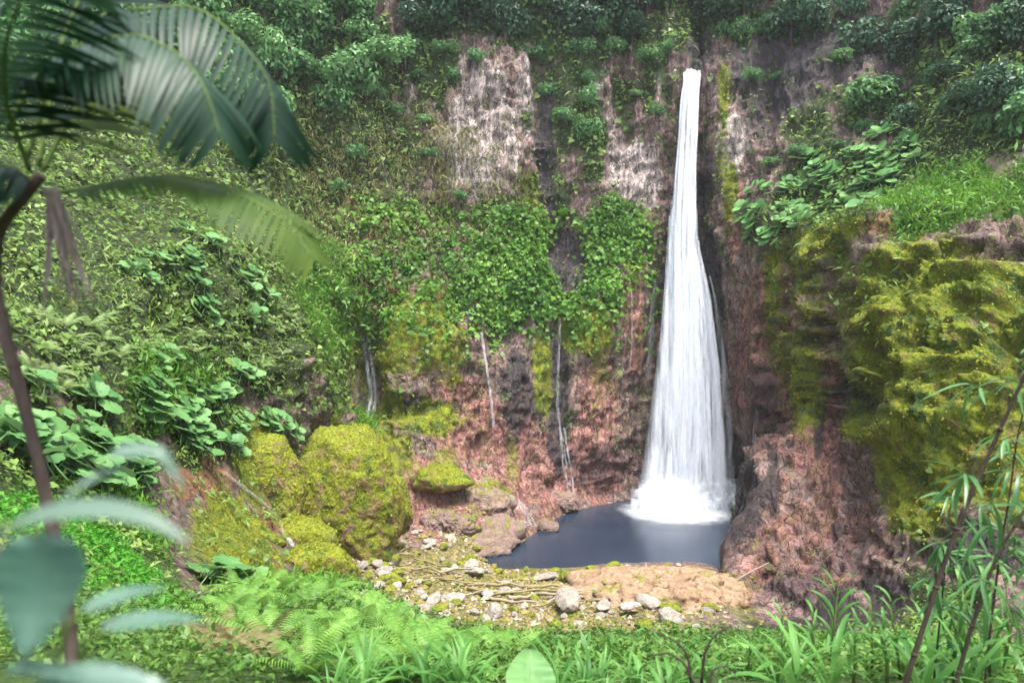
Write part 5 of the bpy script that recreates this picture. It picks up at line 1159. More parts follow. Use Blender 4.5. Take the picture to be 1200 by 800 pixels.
# small cobbles nobody could count
_ci = pick(_gmask, 5200, _sr)
_bv = np.array([(1, 0, 0), (-1, 0, 0), (0, 1, 0), (0, -1, 0), (0, 0, .7), (0, 0, -.7)], float); _bf = np.array([(0, 2, 4), (2, 1, 4), (1, 3, 4), (3, 0, 4), (2, 0, 5), (1, 2, 5), (3, 1, 5), (0, 3, 5)])
_s = np.clip(np.exp(_sr.normal(-1.9, .45, len(_ci))), .05, .4)
_pp = _q[_ci] + np.concatenate([_sr.normal(size=(len(_ci), 2)) * .2, np.full((len(_ci), 1), .03)], 1)
_an = _sr.uniform(0, 6.3, len(_ci)); _ca, _sa = np.cos(_an), np.sin(_an)
_B = _bv[None] * (1 + .35 * _sr.normal(size=(len(_ci), 6, 3))) * _s[:, None, None]
_B = np.stack([_B[..., 0] * _ca[:, None] - _B[..., 1] * _sa[:, None], _B[..., 0] * _sa[:, None] + _B[..., 1] * _ca[:, None], _B[..., 2]], -1) + _pp[:, None]
def cobble_mat():
    k = Nodes('cobbles'); r = k.n('ShaderNodeNewGeometry').outputs['Random Per Island']
    c = k.ramp(r, (0, (.10, .095, .02)), (.4, (.19, .165, .04)), (.7, (.20, .14, .08)), (.9, (.27, .22, .15)), (1, (.40, .35, .28)))
    return k.done(k.bsdf(c, .85, k.bump(k.noise(k.pos(), 12, 3), .5, .04)))
tag(put('gravel', mesh('gravel', _B.reshape(-1, 3), (_bf[None] + (np.arange(len(_ci)) * 6)[:, None, None]).reshape(-1, 3), cobble_mat(), False)), 'mossy gravel and cobbles covering the bank by the pool', 'gravel', kind='stuff')

# driftwood
M['drift'] = bark_mat('driftwood', (.10, .08, .03), (.30, .25, .13), .8)
M['drift_pale'] = bark_mat('bleached_driftwood', (.14, .11, .07), (.34, .28, .20), .8)
_lr = np.random.default_rng(33)
_logs = [((1.5, 61.5), 6.5, .1), ((5.0, 60.5), 5.5, -.15), ((-2.5, 63.5), 5.0, .25), ((6.8, 62.3), 4.0, .05), ((0.0, 59.5), 4.5, -.3), ((8.5, 59.8), 4.2, .12), ((3.2, 63.2), 3.6, -.05), ((-5.5, 65.5), 4.5, .5), ((-8.0, 66.5), 3.6, -.4),
         ((-9.5, 63.5), 4.0, .2), ((-4.0, 60.5), 4.2, .35), ((2.6, 58.4), 3.4, .22), ((7.2, 61.0), 3.0, -.3), ((10.2, 60.6), 3.4, .02), ((-6.8, 62.0), 3.2, .7), ((4.2, 61.9), 4.8, -.02), ((-1.0, 62.2), 3.8, .1), ((5.8, 59.2), 3.6, -.22), ((-11.4, 66.2), 2.8, .15), ((8.0, 61.9), 5.0, -.06), ((-7.5, 64.2), 3.0, -.5), ((-10.5, 68.2), 3.2, .6), ((1.0, 60.6), 3.0, .5), ((6.2, 63.4), 3.4, -.4), ((-3.0, 61.4), 2.6, -.7), ((3.8, 59.6), 2.4, .8), ((9.4, 62.4), 2.8, .3), ((-5.2, 63.0), 3.4, -.1), ((0.4, 64.2), 4.2, -.18)]
def ground_z(x, y):
    k = np.argmin((_q[:, 0] - x) ** 2 + (_q[:, 1] - y) ** 2 + (_vv < 4) * 1e6 + (_vv > 9) * 1e6); return _q[k, 2]
for j, ((x, y), ln, a) in enumerate(_logs):
    t = np.linspace(-.5, .5, 9); pts = np.stack([t * ln * math.cos(a), t * ln * math.sin(a) + .16 * np.sin(t * 4 + j) + .03 * np.sin(t * 17 + j * 3), .14 * np.cos(t * 4 + j) + .05 * np.sin(t * 13 + j)], 1)
    g = Geo(); rad = _lr.uniform(.08, .2); g.tube(pts, np.linspace(rad, rad * .55, 9), 7, .08)
    if j % 3 == 0:
        g.tube([pts[5], pts[5] + np.array([.4, .3, .35]), pts[5] + np.array([.7, .7, .5])], [rad * .5, rad * .35, rad * .15], 5)
    pale = j % 3 == 1
    tag(put('driftwood_log', g.mesh('driftwood_log', M['drift_pale' if pale else 'drift']), None, (x, y, ground_z(x, y) + .42)),
        'bleached driftwood branch lying across the gravel bank' if pale else 'mossy brown driftwood log lying across the gravel bank', 'log', 'bleached driftwood' if pale else 'mossy driftwood')
g = Geo(); g.tube([(0, 0, 0), (.9, .3, .55), (2.1, .4, 1.15), (3.6, .8, 1.7)], [.10, .09, .07, .04], 7, .05)
tag(put('driftwood_log', g.mesh('driftwood_log', M['drift_pale']), None, (20.6, 63.5, 1.5)), 'grey dead branch leaning from the brown slab against the red bedrock', 'log')

# ------------------------------------------------------------------ vegetation
M['ivy'] = leaf_mat('climbing_leaf', (.025, .06, .013), (.07, .14, .022), (.16, .255, .05), .42, .25)
M['ivy_bright'] = leaf_mat('bright_climbing_leaf', (.025, .08, .014), (.08, .185, .024), (.18, .31, .05), .42, .3)
M['ivy_mid'] = leaf_mat('creeper_leaf', (.045, .085, .02), (.10, .175, .035), (.20, .29, .07), .42, .28)
M['herb'] = leaf_mat('herb_leaf', (.055, .11, .022), (.14, .215, .05), (.27, .34, .11), .5, .3)
M['vine'] = leaf_mat('dry_vine', (.07, .065, .03), (.13, .14, .045), (.24, .22, .10), .6, .25)
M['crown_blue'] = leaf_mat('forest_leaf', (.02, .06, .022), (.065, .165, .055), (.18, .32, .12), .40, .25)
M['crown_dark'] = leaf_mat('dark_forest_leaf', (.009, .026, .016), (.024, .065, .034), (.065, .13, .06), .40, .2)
M['crown_bright'] = leaf_mat('bright_shrub_leaf', (.022, .07, .012), (.06, .16, .022), (.14, .26, .04), .40, .3)
M['gunnera'] = leaf_mat('umbrella_leaf', (.04, .115, .035), (.095, .21, .065), (.21, .35, .13), .38, .2, .4)
M['fern'] = leaf_mat('fern_leaf', (.028, .075, .012), (.085, .19, .03), (.20, .34, .07), .45, .3, .6)
M['fern_pale'] = leaf_mat('pale_fern_leaf', (.09, .15, .05), (.18, .27, .09), (.30, .38, .16), .5, .35, .6)
M['fern_dry'] = leaf_mat('dry_fern_leaf', (.06, .05, .02), (.14, .12, .05), (.24, .21, .10), .6, .25, .8)
M['grass'] = leaf_mat('grass_blade', (.025, .075, .008), (.065, .17, .016), (.14, .28, .035), .42, .3)
M['under'] = leaf_mat('undergrowth_leaf', (.018, .05, .010), (.055, .125, .022), (.14, .23, .05), .42, .3, .9)
M['grey_leaf'] = leaf_mat('grey_green_leaf', (.06, .10, .075), (.12, .18, .14), (.22, .29, .23), .4, .3, 2.0)
M['mat'] = leaf_mat('mat_leaf', (.02, .085, .008), (.045, .19, .014), (.09, .30, .03), .4, .3, 1.0)
M['strap'] = leaf_mat('strap_leaf', (.016, .06, .012), (.055, .155, .028), (.14, .29, .07), .42, .3, 1.2, .2)
M['bamboo'] = leaf_mat('bamboo_leaf', (.014, .05, .012), (.04, .12, .03), (.12, .25, .08), .35, .25, 1.2, .35)
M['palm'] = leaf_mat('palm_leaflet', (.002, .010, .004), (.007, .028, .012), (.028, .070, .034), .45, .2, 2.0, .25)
M['palm_yellow'] = leaf_mat('yellow_palm_leaflet', (.008, .024, .004), (.028, .066, .008), (.09, .13, .018), .55, .35, 2.0, .2)  # yellower and lighter than the other leaflets
M['broad'] = leaf_mat('broad_leaf', (.025, .075, .05), (.06, .13, .095), (.12, .20, .15), .33, .2, 2.0, .5)
M['moss_tuft'] = leaf_mat('moss_tuft', (.055, .065, .004), (.15, .165, .008), (.30, .28, .02), .7, .25, .5, .15)
M['bark'] = bark_mat('tree_bark', (.03, .022, .018), (.11, .085, .07))
M['stalk'] = bark_mat('green_stalk', (.05, .09, .02), (.12, .17, .05))
M['palm_bark'] = bark_mat('palm_bark', (.045, .03, .024), (.15, .105, .085), .15)
M['cane'] = bark_mat('dark_cane', (.018, .012, .009), (.06, .042, .03))
M['husk'] = bark_mat('dry_husk', (.10, .075, .06), (.26, .21, .18), .2)

GNS = grid_normals(GP).reshape(-1, 3)
_dist = np.linalg.norm(_q - np.array(EYE), axis=1)
_front = (np.abs(_aa) < 44) & (_vv < 16.2)
_pr2 = np.random.default_rng(77)
_clump = fbm(_q / 1.6 + 11, 3)
def carpet(name, w, size, tmpl, mat, label, n, lift=.35, droop=.6, jit=.45, cat='plants'):
    w = np.where(_front, w, 0) / size ** 2
    i = pick(w, n, _pr2); sz = size[i]
    P = _q[i] + _n[i] * (_pr2.uniform(.0, 1, (n, 1)) * lift * sz[:, None] * 2) + _pr2.normal(size=(n, 3)) * sz[:, None] * .6
    V, F = leaves(P, _n[i], sz, tmpl, droop, jit, _pr2)
    return tag(put(name, mesh(name, V, F, mat)), label, cat, kind='stuff')
_sz = np.clip(.10 + _dist * .0042, .12, .55)
_leafy = sstep(.35, .85, COV['leaf'] + .8 * _clump) * (_q[:, 2] > .5) * (1 - .8 * COV['pale']) * (_vv > 4)
_bright = sstep(-14.5, -11, _aa) * (1 - sstep(11.5, 13, _aa)) * sstep(22, 30, _q[:, 2] + 5 * _clump) * (1 - sstep(42, 46, _q[:, 2]))
_spec = fbm(_q / 4.5 + 91, 3); _spec2 = fbm(_q / 3.0 + 131, 3)
_wl = _leafy * (1 - .9 * _bright)
carpet('climbing_leaves', _wl * sstep(-.1, .1, _spec), _sz * .62, OVAL, M['ivy'], 'small creeping leaves covering the gorge walls', 52000, 1.0)
carpet('broad_creepers', _wl * sstep(.1, -.1, _spec) * (.35 + sstep(-.1, .15, _spec2)), _sz * 1.0, HEART, M['ivy_mid'], 'larger leaved creepers in patches on the gorge walls', 26000, 1.2)
carpet('herb_tufts', _wl * sstep(.05, -.2, _spec2), _sz * 2.0, LANCE, M['herb'], 'pale grassy herbs and fern tufts on the gorge walls', 17000, .3, -.2, .9)
_dryz = brush_weight(_q, (-18.0, 101.0, 46.0, 18.0, 12.0, 16.0), .4 * _clump) * (1 - COV['wet_shade'])
carpet('dry_vines', _dryz * sstep(-.3, .1, _spec2), _sz * 1.2, LANCE, M['vine'], 'olive and brown vines hanging down the back wall', 15000, .8, 1.6, .5)
carpet('bright_climbing_leaves', np.maximum(_leafy, .35 * sstep(.2, .6, COV['leaf'])) * _bright, _sz * 1.05, HEART, M['ivy_bright'], 'bright green climbing leaves round the dark alcove', 17000, 1.0)
_dry = sstep(.1, .5, COV['soil'] + .25 * COV['pale'] + .7 * _clump - .1) * (_vv > 9.5) * (1 - COV['wet_shade'])
carpet('sparse_creepers', (_dry * .5 + .5 * (_vv > 9.5) * (1 - .6 * COV['pale'])) * sstep(.12, .32, fbm(_q / np.array([1.8, 1.8, 4.0]) + 61, 4)), _sz * .62, OVAL, M['ivy'], 'sparse small creepers on the bare walls', 24000, .8)
carpet('moss_tufts', sstep(.3, .7, COV['moss'] + .6 * _clump), np.clip(_dist * .0028, .08, .3), OVAL, M['moss_tuft'], 'yellow green moss and tiny ferns on the damp rock', 26000, .5, .8, .9, 'moss')
_gr = sstep(.3, .6, COV['grass'] + .3 * _clump)
carpet('hillside_grass', _gr * (_vv > 4) * ((_dist > 34) | (_vv > 9)), np.clip(_dist * .012, .25, .9), LANCE, M['grass'], 'rough green grass on the shelf and hillside', 22000, .2, -1.2, .9, 'grass')
# mat of small round leaves on the near mound
_mound = sstep(.3, .6, brush_weight(_q, (-13.0, 20.5, 17.0, 4.2, 6.5, 2.6), .3 * _clump, .5)) * (_vv > 3)
carpet('ground_cover', _mound, np.full(len(_q), .15), OVAL, M['mat'], 'dense mat of small bright green leaves on the mound', 11000, 1.1, .2, .5, 'ground cover')
carpet('bank_undergrowth', (_vv > 2.2) * (_vv < 4.12) * 1.0 * (_dist > 2.3), np.clip(.035 + _dist * .0055, .06, .25), OVAL, M['under'], 'leafy undergrowth covering the near bank', 60000, 1.6, .1, .8, 'undergrowth')
carpet('bank_grass', (_vv > 2.2) * (_vv < 4.12) * (_dist > 3.5) * (_aa > -14) * (_dist < 50), np.clip(.22 + _dist * .005, .22, .4), LANCE, M['strap'], 'long bright grass blades on the near bank', 15000, .2, -1.5, .8, 'grass')

# ---- trees and shrubs
def crown_mesh(seed, mat, n=1300, R=1.0, lobes=14, leaf=.14, flat=.85, tmpl=OVAL):
    r = np.random.default_rng(seed)
    c = unit(r.normal(size=(lobes, 3))) * r.uniform(.25, .75, (lobes, 1)); c[:, 2] = np.abs(c[:, 2]) * .9 + r.uniform(-.35, .2, lobes); c[:, :2] *= r.uniform(.8, 1.5, (lobes, 1))
    rad = r.uniform(.2, .5, lobes)
    k = r.choice(lobes, n, p=rad ** 2 / (rad ** 2).sum()); d = unit(r.normal(size=(n, 3)) + np.array([0, 0, .25]))
    P = (c[k] + d * (rad[k] * r.uniform(.7, 1.08, n))[:, None]) * R; P[:, 2] *= flat
    V, F = leaves(P, d, np.full(n, leaf), tmpl, .45, .45, r)
    return mesh('crown', V, F, mat)
def trunk_mesh(seed, h=1.0):
    r = np.random.default_rng(seed); g = Geo()
    p = np.array([(0, 0, -.35), (.02, 0, .1), (.05, .03, .45), (.0, .05, .8)]) * h; p[1:, :2] += r.normal(size=(3, 2)) * .05
    g.tube(p, np.array([.075, .06, .045, .02]) * h, 6, .05)
    for _ in range(5):
        a = r.uniform(0, 6.3); s = p[r.integers(1, 3)]
        g.tube([s, s + np.array([math.cos(a) * .22, math.sin(a) * .22, .22]) * h, s + np.array([math.cos(a) * .5, math.sin(a) * .5, .40]) * h], np.array([.03, .02, .008]) * h, 5)
    return g.mesh('trunk', M['bark'])
TRUNKS = [trunk_mesh(k) for k in range(3)]
CROWNS = {m: [crown_mesh(40 + k + 10 * j, M[m]) for k in range(4)] for j, m in enumerate(('crown_blue', 'crown_dark', 'crown_bright'))}
_tr = np.random.default_rng(61)
def tree(x, y, z, s, rz, mat, R, name, label, group, lift=.55):
    t = thing(name, label, 'tree' if name.endswith('tree') else 'shrub', (x, y, z), (0, 0, rz), s * R, group)
    k = int(_tr.integers(0, 4))
    put('trunk' if name.endswith('tree') else 'stem', TRUNKS[k % 3], t, (0, 0, 0))
    put('crown' if name.endswith('tree') else 'foliage', CROWNS[mat][k], t, (0, 0, lift), None, (_tr.uniform(.85, 1.35), _tr.uniform(.85, 1.2), _tr.uniform(.7, 1.4)))
for x, y, z, s, rz in PLACES['hill_trees']:
    tree(x, y - .6, z - .3, s, rz, 'crown_blue', 3.9, 'forest_tree', *(('round crowned green tree beside the bare pale rock slab', 'hillside trees beside the pale slab') if x > -32 else ('round crowned green tree behind the palm fronds on the hillside', 'hillside trees behind the palm') if x < -46 else ('round crowned green tree on the wooded hillside above the hanging vines', 'hillside trees above the vines')))
for x, y, z, s, rz in PLACES['rim_trees']:
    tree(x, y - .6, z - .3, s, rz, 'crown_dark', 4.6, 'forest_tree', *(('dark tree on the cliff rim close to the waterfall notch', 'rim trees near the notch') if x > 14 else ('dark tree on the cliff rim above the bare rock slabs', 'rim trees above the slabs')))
for x, y, z, s, rz in PLACES['shelf_trees']:
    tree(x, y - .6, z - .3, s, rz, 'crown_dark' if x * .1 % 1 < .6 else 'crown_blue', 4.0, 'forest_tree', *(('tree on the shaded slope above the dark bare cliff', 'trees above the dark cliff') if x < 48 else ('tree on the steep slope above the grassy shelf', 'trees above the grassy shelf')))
for x, y, z, s, rz in PLACES['cliff_shrubs']:
    tree(x, y - .5, z - .5, s, rz, 'crown_bright' if 22 < z < 45 and x < 20 else 'crown_blue', 2.6, 'shrub', *(('leafy shrub on the dark cliff beyond the waterfall', 'shrubs beyond the waterfall') if x > 30 else ('leafy shrub on the cliff between the pale slabs', 'shrubs between the pale slabs') if x > 2 and z > 46 else ('bright leafy shrub beside the dark alcove', 'shrubs by the alcove') if x > -2 else ('leafy shrub on the wall among hanging vines', 'shrubs among the vines')), .3)

# ---- umbrella plants (one mesh per leaf with its stalk)
def gunnera_leaf(seed):
    r = np.random.default_rng(seed); g = Geo(); n = 22
    th = np.linspace(.16, 2 * np.pi - .16, n)
    out = 1 + .06 * np.cos(th * 7 + r.uniform(0, 6)) + .03 * r.normal(size=n); fold = .02 * np.cos(np.arange(n) * np.pi)
    ring = lambda q, dz: np.stack([np.sin(th) * out ** q * q * .6, -np.cos(th) * out ** q * q * .6, dz + fold * q], 1)
    V = np.concatenate([[(0, 0, -.05)], ring(.5, 0.02), ring(1.0, .04 - .10 * r.uniform())])
    T = [(0, 1 + i, 2 + i) for i in range(n - 1)]; Q = [(1 + i, 1 + n + i, 2 + n + i, 2 + i) for i in range(n - 1)]
    g.add(V, Q, T)
    g.tube([(0, 0, -.05), (0, .12, -.5), (0, .35, -1.05)], [.02, .03, .04], 4)
    return g.mesh('leaf', M['gunnera'])
GUN = [gunnera_leaf(k) for k in range(5)]
_gr2 = np.random.default_rng(90)
def lean(t, x, y, z, rz, k=.55, lift=.0):
    i = np.argmin((_q[:, 0] - x) ** 2 + (_q[:, 1] - y) ** 2 + (_q[:, 2] - z) ** 2); nn = GNS[i]
    up = Vector(unit(nn * k + np.array([0, 0, 1 - k]))); t.rotation_mode = 'QUATERNION'
    t.rotation_quaternion = up.to_track_quat('Z', 'Y') @ Quaternion((0, 0, 1), rz); t.location = Vector((x, y, z)) + Vector(nn) * lift
def gunnera(x, y, z, s, rz, label, group, nl=7):
    t = thing('umbrella_plant', label, 'plant', (x, y, z), (0, 0, rz), s, group); lean(t, x, y, z, rz, .6, .15)
    for k in range(nl):
        a = k * 2.4 + _gr2.normal() * .3; rr = .25 + .16 * k
        put('leaf', GUN[int(_gr2.integers(0, 5))], t, (math.cos(a) * rr, math.sin(a) * rr, 1.05 - .11 * k + _gr2.normal() * .08), (_gr2.normal() * .2 + .35, _gr2.normal() * .15, a - math.pi / 2), _gr2.uniform(.7, 1.15))
_gl = ['broad leaved umbrella plant in the thick patch on the green shelf', 'umbrella plant on the shelf edge next to the waterfall', 'umbrella plant under the trees at the top of the green shelf', 'umbrella plant hanging over the lip of the green shelf']
for r in PLACES['shelf_gunnera']: gunnera(*r[:5], _gl[int(r[5])], _gl[int(r[5])].replace('plant', 'plants', 1))
_gl = ['umbrella plant in the thick patch above the red soil scar', 'big umbrella plant behind the palm trunk above the leafy mound', 'umbrella plant among pale ferns high on the hillside', 'umbrella plant under the palm fronds on the upper hillside', 'umbrella plant beside the leaning palm trunk',
       'umbrella plant at the edge of the red soil scar', 'umbrella plant among grass in the middle of the hillside', 'umbrella plant just above the mossy boulders', 'umbrella plant in the creepers behind the palm trunk', 'umbrella plant beside the near ferns']
for r in PLACES['hill_gunnera']: gunnera(*r[:5], _gl[int(r[5])], _gl[int(r[5])].replace('plant', 'plants', 1))
_gl = ['small umbrella plant on the wall above the brown overhang', 'small umbrella plant in the bright creepers below the alcove', 'small umbrella plant above the little cascade', 'small umbrella plant on the wall over the orange soil']
for r in PLACES['wall_gunnera']: gunnera(*r[:5], _gl[int(r[5])], _gl[int(r[5])].replace('plant', 'plants', 1), 5)

# ---- ferns
def frond(seed, mat, L=1.0, pairs=26, arch=.9, wide=.19, droop=.35, teeth=4):
    r = np.random.default_rng(seed); g = Geo()
    t = np.linspace(0, 1, pairs + 2); ang = 1.15 - arch * 1.35 * t ** 1.2
    d = np.stack([np.zeros_like(t), np.cos(ang), np.sin(ang)], 1); pts = np.cumsum(d, 0) * L / (pairs + 2)
    g.tube(pts[::3], np.linspace(.008, .002, len(pts[::3])) * L, 4)
    for i in range(3, pairs + 1):
        w = wide * L * (math.sin(math.pi * min(1, (t[i] * .92 + .08)) ** .8) ** .8) * r.uniform(.9, 1.1)
        nrm = np.cross(np.array([1., 0, 0]), d[i])
        for s in (-1, 1):
            out = unit(np.array([s * 1., 0, 0]) + d[i] * .35); q = np.linspace(0, 1, teeth * 2 + 1)
            P = pts[i] + out * (q * w)[:, None] - np.array([0, 0, 1]) * (droop * w * q ** 2)[:, None]
            ww = L / pairs * .95 * (1 - q ** 1.6 * .85) * np.where(np.arange(len(q)) % 2 == 0, 1.0, .62)
            g.strip(P, ww, d[i] * .9 + out * .1, .15, nrm)
    return g.mesh('frond', mat)
FR = {m: [frond(200 + k + 10 * j, M[m], 1.0, 24, (.75, 1.0, 1.2)[k]) for k in range(3)] for j, m in enumerate(('fern', 'fern_pale', 'fern_dry'))}
_fr = np.random.default_rng(17)
def fern(x, y, z, s, rz, mat, label, group, n=9, tilt=None):
    t = thing('fern', label, 'fern', (x, y, z), (tilt or 0, 0, rz), s, group); lean(t, x, y, z, rz, .4)
    for k in range(n):
        put('frond', FR[mat][int(_fr.integers(0, 3))], t, (0, 0, .02), (_fr.normal() * .18 - .1, _fr.normal() * .12, k * 2 * math.pi / n + _fr.normal() * .25), _fr.uniform(.75, 1.1))
_gl = ['pale green fern on the open slope above the great mossy boulder', 'pale green fern on the slope behind the palm', 'pale green fern beside the leaning palm trunk', 'pale green fern in the middle of the open hillside']
for r in PLACES['hill_ferns']: fern(*r[:5], 'fern_pale', _gl[int(r[5])], _gl[int(r[5])].replace('fern', 'ferns', 1), 8)
def bank(x, y, lo=1.5, hi=5.0):
    k = np.argmin((_q[:, 0] - x) ** 2 + (_q[:, 1] - y) ** 2 + ((_vv < lo) | (_vv > hi)) * 1e6); return _q[k]
def at_bank(px_tan, y): p = bank(px_tan * y, y); return float(p[0]), float(p[1]), float(p[2])
for k in range(52):
    y = _fr.uniform(9, 34); tn = _fr.uniform(-.42, -.08) if k % 6 else _fr.uniform(-.06, .02)
    fern(*at_bank(tn, y), _fr.uniform(.9, 1.2) * (.7 + y * .035), _fr.uniform(0, 6), 'fern', *(('bright green fern low on the bank just above the gravel', 'low bank ferns') if y > 24 else ('bright green fern in the middle of the near bank', 'mid bank ferns') if y > 15 else ('bright green fern behind the arching strap leaved clumps', 'upper bank ferns')), 9)
for k in range(7):
    y = _fr.uniform(6.5, 11); fern(*at_bank(_fr.uniform(-.47, -.30), y), _fr.uniform(.7, 1.0), _fr.uniform(0, 6), 'fern_dry', 'dry brownish fern drooping on the near bank', 'dry ferns on the near bank', 8)
for k in range(8):
    y = _fr.uniform(24, 36); fern(*at_bank(_fr.uniform(-.30, -.12), y), _fr.uniform(1.4, 2.0), _fr.uniform(0, 6), 'fern_pale', 'pale yellowish fern at the top of the gravel bank', 'pale ferns over the gravel', 9)
for k in range(16):
    y = _fr.uniform(6.5, 12); fern(*at_bank(_fr.uniform(-.30, -.03), y), _fr.uniform(.7, 1.0), _fr.uniform(0, 6), 'fern', 'tall bright fern standing among the arching strap leaved clumps', 'tall ferns among strap leaves', 9)
for k in range(5):
    y = _fr.uniform(8, 14); fern(*at_bank(_fr.uniform(.04, .30), y), _fr.uniform(.5, .8), _fr.uniform(0, 6), 'fern', 'bright fern among the grassy plants below the brown slab', 'ferns below the brown slab', 8)
for k in range(4):
    fern(*at_bank(.36 + .03 * k, 9 + k), .8, k * 1.3, 'fern', 'small feathery fern among the ginger stalks', 'ferns among the ginger', 7)

# ---- strap-leaved plants of the near bank
def strap_leaf(seed, mat, L=1.0, w=.055, bend=1.3):
    r = np.random.default_rng(seed); g = Geo(); t = np.linspace(0, 1, 9); ang = 1.35 - bend * t ** 1.3
    d = np.stack([.12 * np.sin(t * 3 + seed), np.cos(ang), np.sin(ang)], 1); p = np.cumsum(d, 0) * L / 9
    g.strip(p, w * L * np.sin(np.pi * np.clip(t * .9 + .1, 0, 1)) ** .7 + .004, np.array([1., 0, 0]), .35, np.array([0, -.4, .9]))
    return g.mesh('leaf', mat)
ST = [strap_leaf(k, M['strap'], 1.0, .05 + .012 * (k % 3), .9 + .28 * k) for k in range(5)]
ST_W = [strap_leaf(20 + k, M['strap'], 1.0, .10 + .02 * k, .9 + .3 * k) for k in range(3)]
def strap_plant(x, y, z, s, label, group, n=10, pool=ST):
    t = thing('strap_leaved_plant', label, 'plant', (x, y, z), (0, 0, _fr.uniform(0, 6)), s, group)
    for k in range(n):
        put('leaf', pool[int(_fr.integers(0, len(pool)))], t, (0, 0, 0), (_fr.normal() * .15, _fr.normal() * .15, k * 2.4 + _fr.normal() * .3), _fr.uniform(.7, 1.15))
for k in range(14):
    strap_plant(*at_bank(_fr.uniform(-.25, -.03), _fr.uniform(5.2, 7)), _fr.uniform(.45, .7), 'arching strap leaved clump in front of the bright ferns', 'strap leaved clumps before the ferns', 12)
for k in range(22):
    strap_plant(*at_bank(_fr.uniform(.05, .32), _fr.uniform(5.0, 7.0)), _fr.uniform(.35, .6), 'upright grassy strap leaved plant below the brown slab', 'grassy plants below the brown slab', 10)
for k in range(12):
    strap_plant(*at_bank(_fr.uniform(.36, .74), _fr.uniform(5.5, 10)), _fr.uniform(.6, 1.0), 'leafy strap plant at the foot of the red bedrock', 'strap plants below the red bedrock', 10)
# ginger stalk with paired blades
def ginger(x, y, z, h, label, group, n=11):
    t = thing('ginger_plant', label, 'plant', (x, y, z), (_fr.normal() * .08, _fr.normal() * .08, _fr.uniform(0, 6)), 1, group)
    g = Geo(); g.tube([(0, 0, 0), (.02, 0, h * .5), (.0, .03, h)], [.018, .014, .006], 6); put('stalk', g.mesh('stalk', M['stalk']), t)
    for k in range(n):
        put('leaf', ST_W[k % 3], t, (0, 0, h * (.25 + .75 * k / (n - 1))), (_fr.normal() * .1, 0, (k % 2) * math.pi + _fr.normal() * .35), (.52 * h) * _fr.uniform(.75, 1.05) * (1 - .35 * k / n))
ginger(*at_bank(.475, 9.0), 1.25, 'tall ginger plant with long arching blades before the red bedrock', None)
for k, (tn, y, h) in enumerate([(.40, 8.5, .8), (.44, 8, .75), (.53, 8.5, .9), (.57, 7.5, .85), (.61, 8.5, 1.0), (.50, 7.2, .7), (.35, 8, .65), (.66, 7.5, 1.0), (.70, 7, 1.0), (.64, 6.4, .8), (.55, 6.2, .6), (.74, 7.8, 1.2)]):
    ginger(*at_bank(tn, y), h, 'leafy ginger plant among the undergrowth of the near bank', 'ginger plants of the near bank', 9)

# ------------------------------------------------------------------ plants close to the lookout (metres)
PALM_FRONDS = {
    'arch': [(-1.509, 2.046, 24.639), (-1.409, 2.013, 24.767), (-1.262, 1.98, 24.854), (-1.095, 1.947, 24.871), (-0.945, 1.914, 24.809), (-0.846, 1.881, 24.694), (-0.804, 1.881, 24.564)],
    'sweep': [(-1.402, 2.046, 24.44), (-1.292, 2.046, 24.455), (-1.176, 2.046, 24.481), (-1.036, 2.046, 24.496), (-0.908, 2.046, 24.476), (-0.78, 2.013, 24.423), (-0.656, 1.98, 24.342), (-0.574, 1.98, 24.235)],
    'crest': [(-1.552, 2.178, 24.572), (-1.443, 2.178, 24.871), (-1.252, 2.178, 25.056), (-1.032, 2.145, 25.051), (-0.845, 2.112, 24.929), (-0.744, 2.112, 24.766), (-0.734, 2.112, 24.62)],
    'fan': [(-1.445, 2.046, 24.512), (-1.412, 1.914, 24.646), (-1.35, 1.815, 24.749), (-1.244, 1.716, 24.837), (-1.114, 1.65, 24.928)],
    'back': [(-1.543, 2.244, 24.561), (-1.515, 2.376, 24.802), (-1.411, 2.508, 24.941), (-1.19, 2.574, 24.949), (-0.99, 2.64, 24.825)],
    'leftward': [(-1.432, 2.046, 24.473), (-1.46, 1.98, 24.507), (-1.507, 1.914, 24.502), (-1.571, 1.848, 24.427)],
    'upper': [(-1.465, 2.112, 24.541), (-1.443, 2.178, 24.926), (-1.374, 2.244, 25.206), (-1.271, 2.31, 25.415)],
}
PALM_TRUNK = [(-1.388, 2.244, 22.317), (-1.431, 2.244, 22.794), (-1.464, 2.244, 23.159), (-1.487, 2.211, 23.392), (-1.519, 2.178, 23.646), (-1.55, 2.145, 23.866), (-1.568, 2.112, 24.026), (-1.6, 2.112, 24.185), (-1.564, 2.079, 24.325), (-1.471, 2.046, 24.422), (-1.412, 2.046, 24.499)]
PALM_HUSK = [(-1.359, 2.013, 24.448), (-1.322, 1.98, 24.359), (-1.293, 1.967, 24.27), (-1.269, 1.96, 24.184), (-1.255, 1.96, 24.123)]
NEAR_BLADES = {
    'a': [(-0.563, 0.726, 23.782), (-0.495, 0.708, 23.818), (-0.422, 0.69, 23.83), (-0.371, 0.69, 23.821), (-0.326, 0.69, 23.797)],
    'b': [(-0.564, 0.835, 23.75), (-0.51, 0.817, 23.821), (-0.459, 0.799, 23.87), (-0.419, 0.799, 23.872), (-0.383, 0.799, 23.828)],
    'c': [(-0.579, 0.799, 23.74), (-0.539, 0.799, 23.8), (-0.489, 0.799, 23.84), (-0.449, 0.799, 23.855)],
}
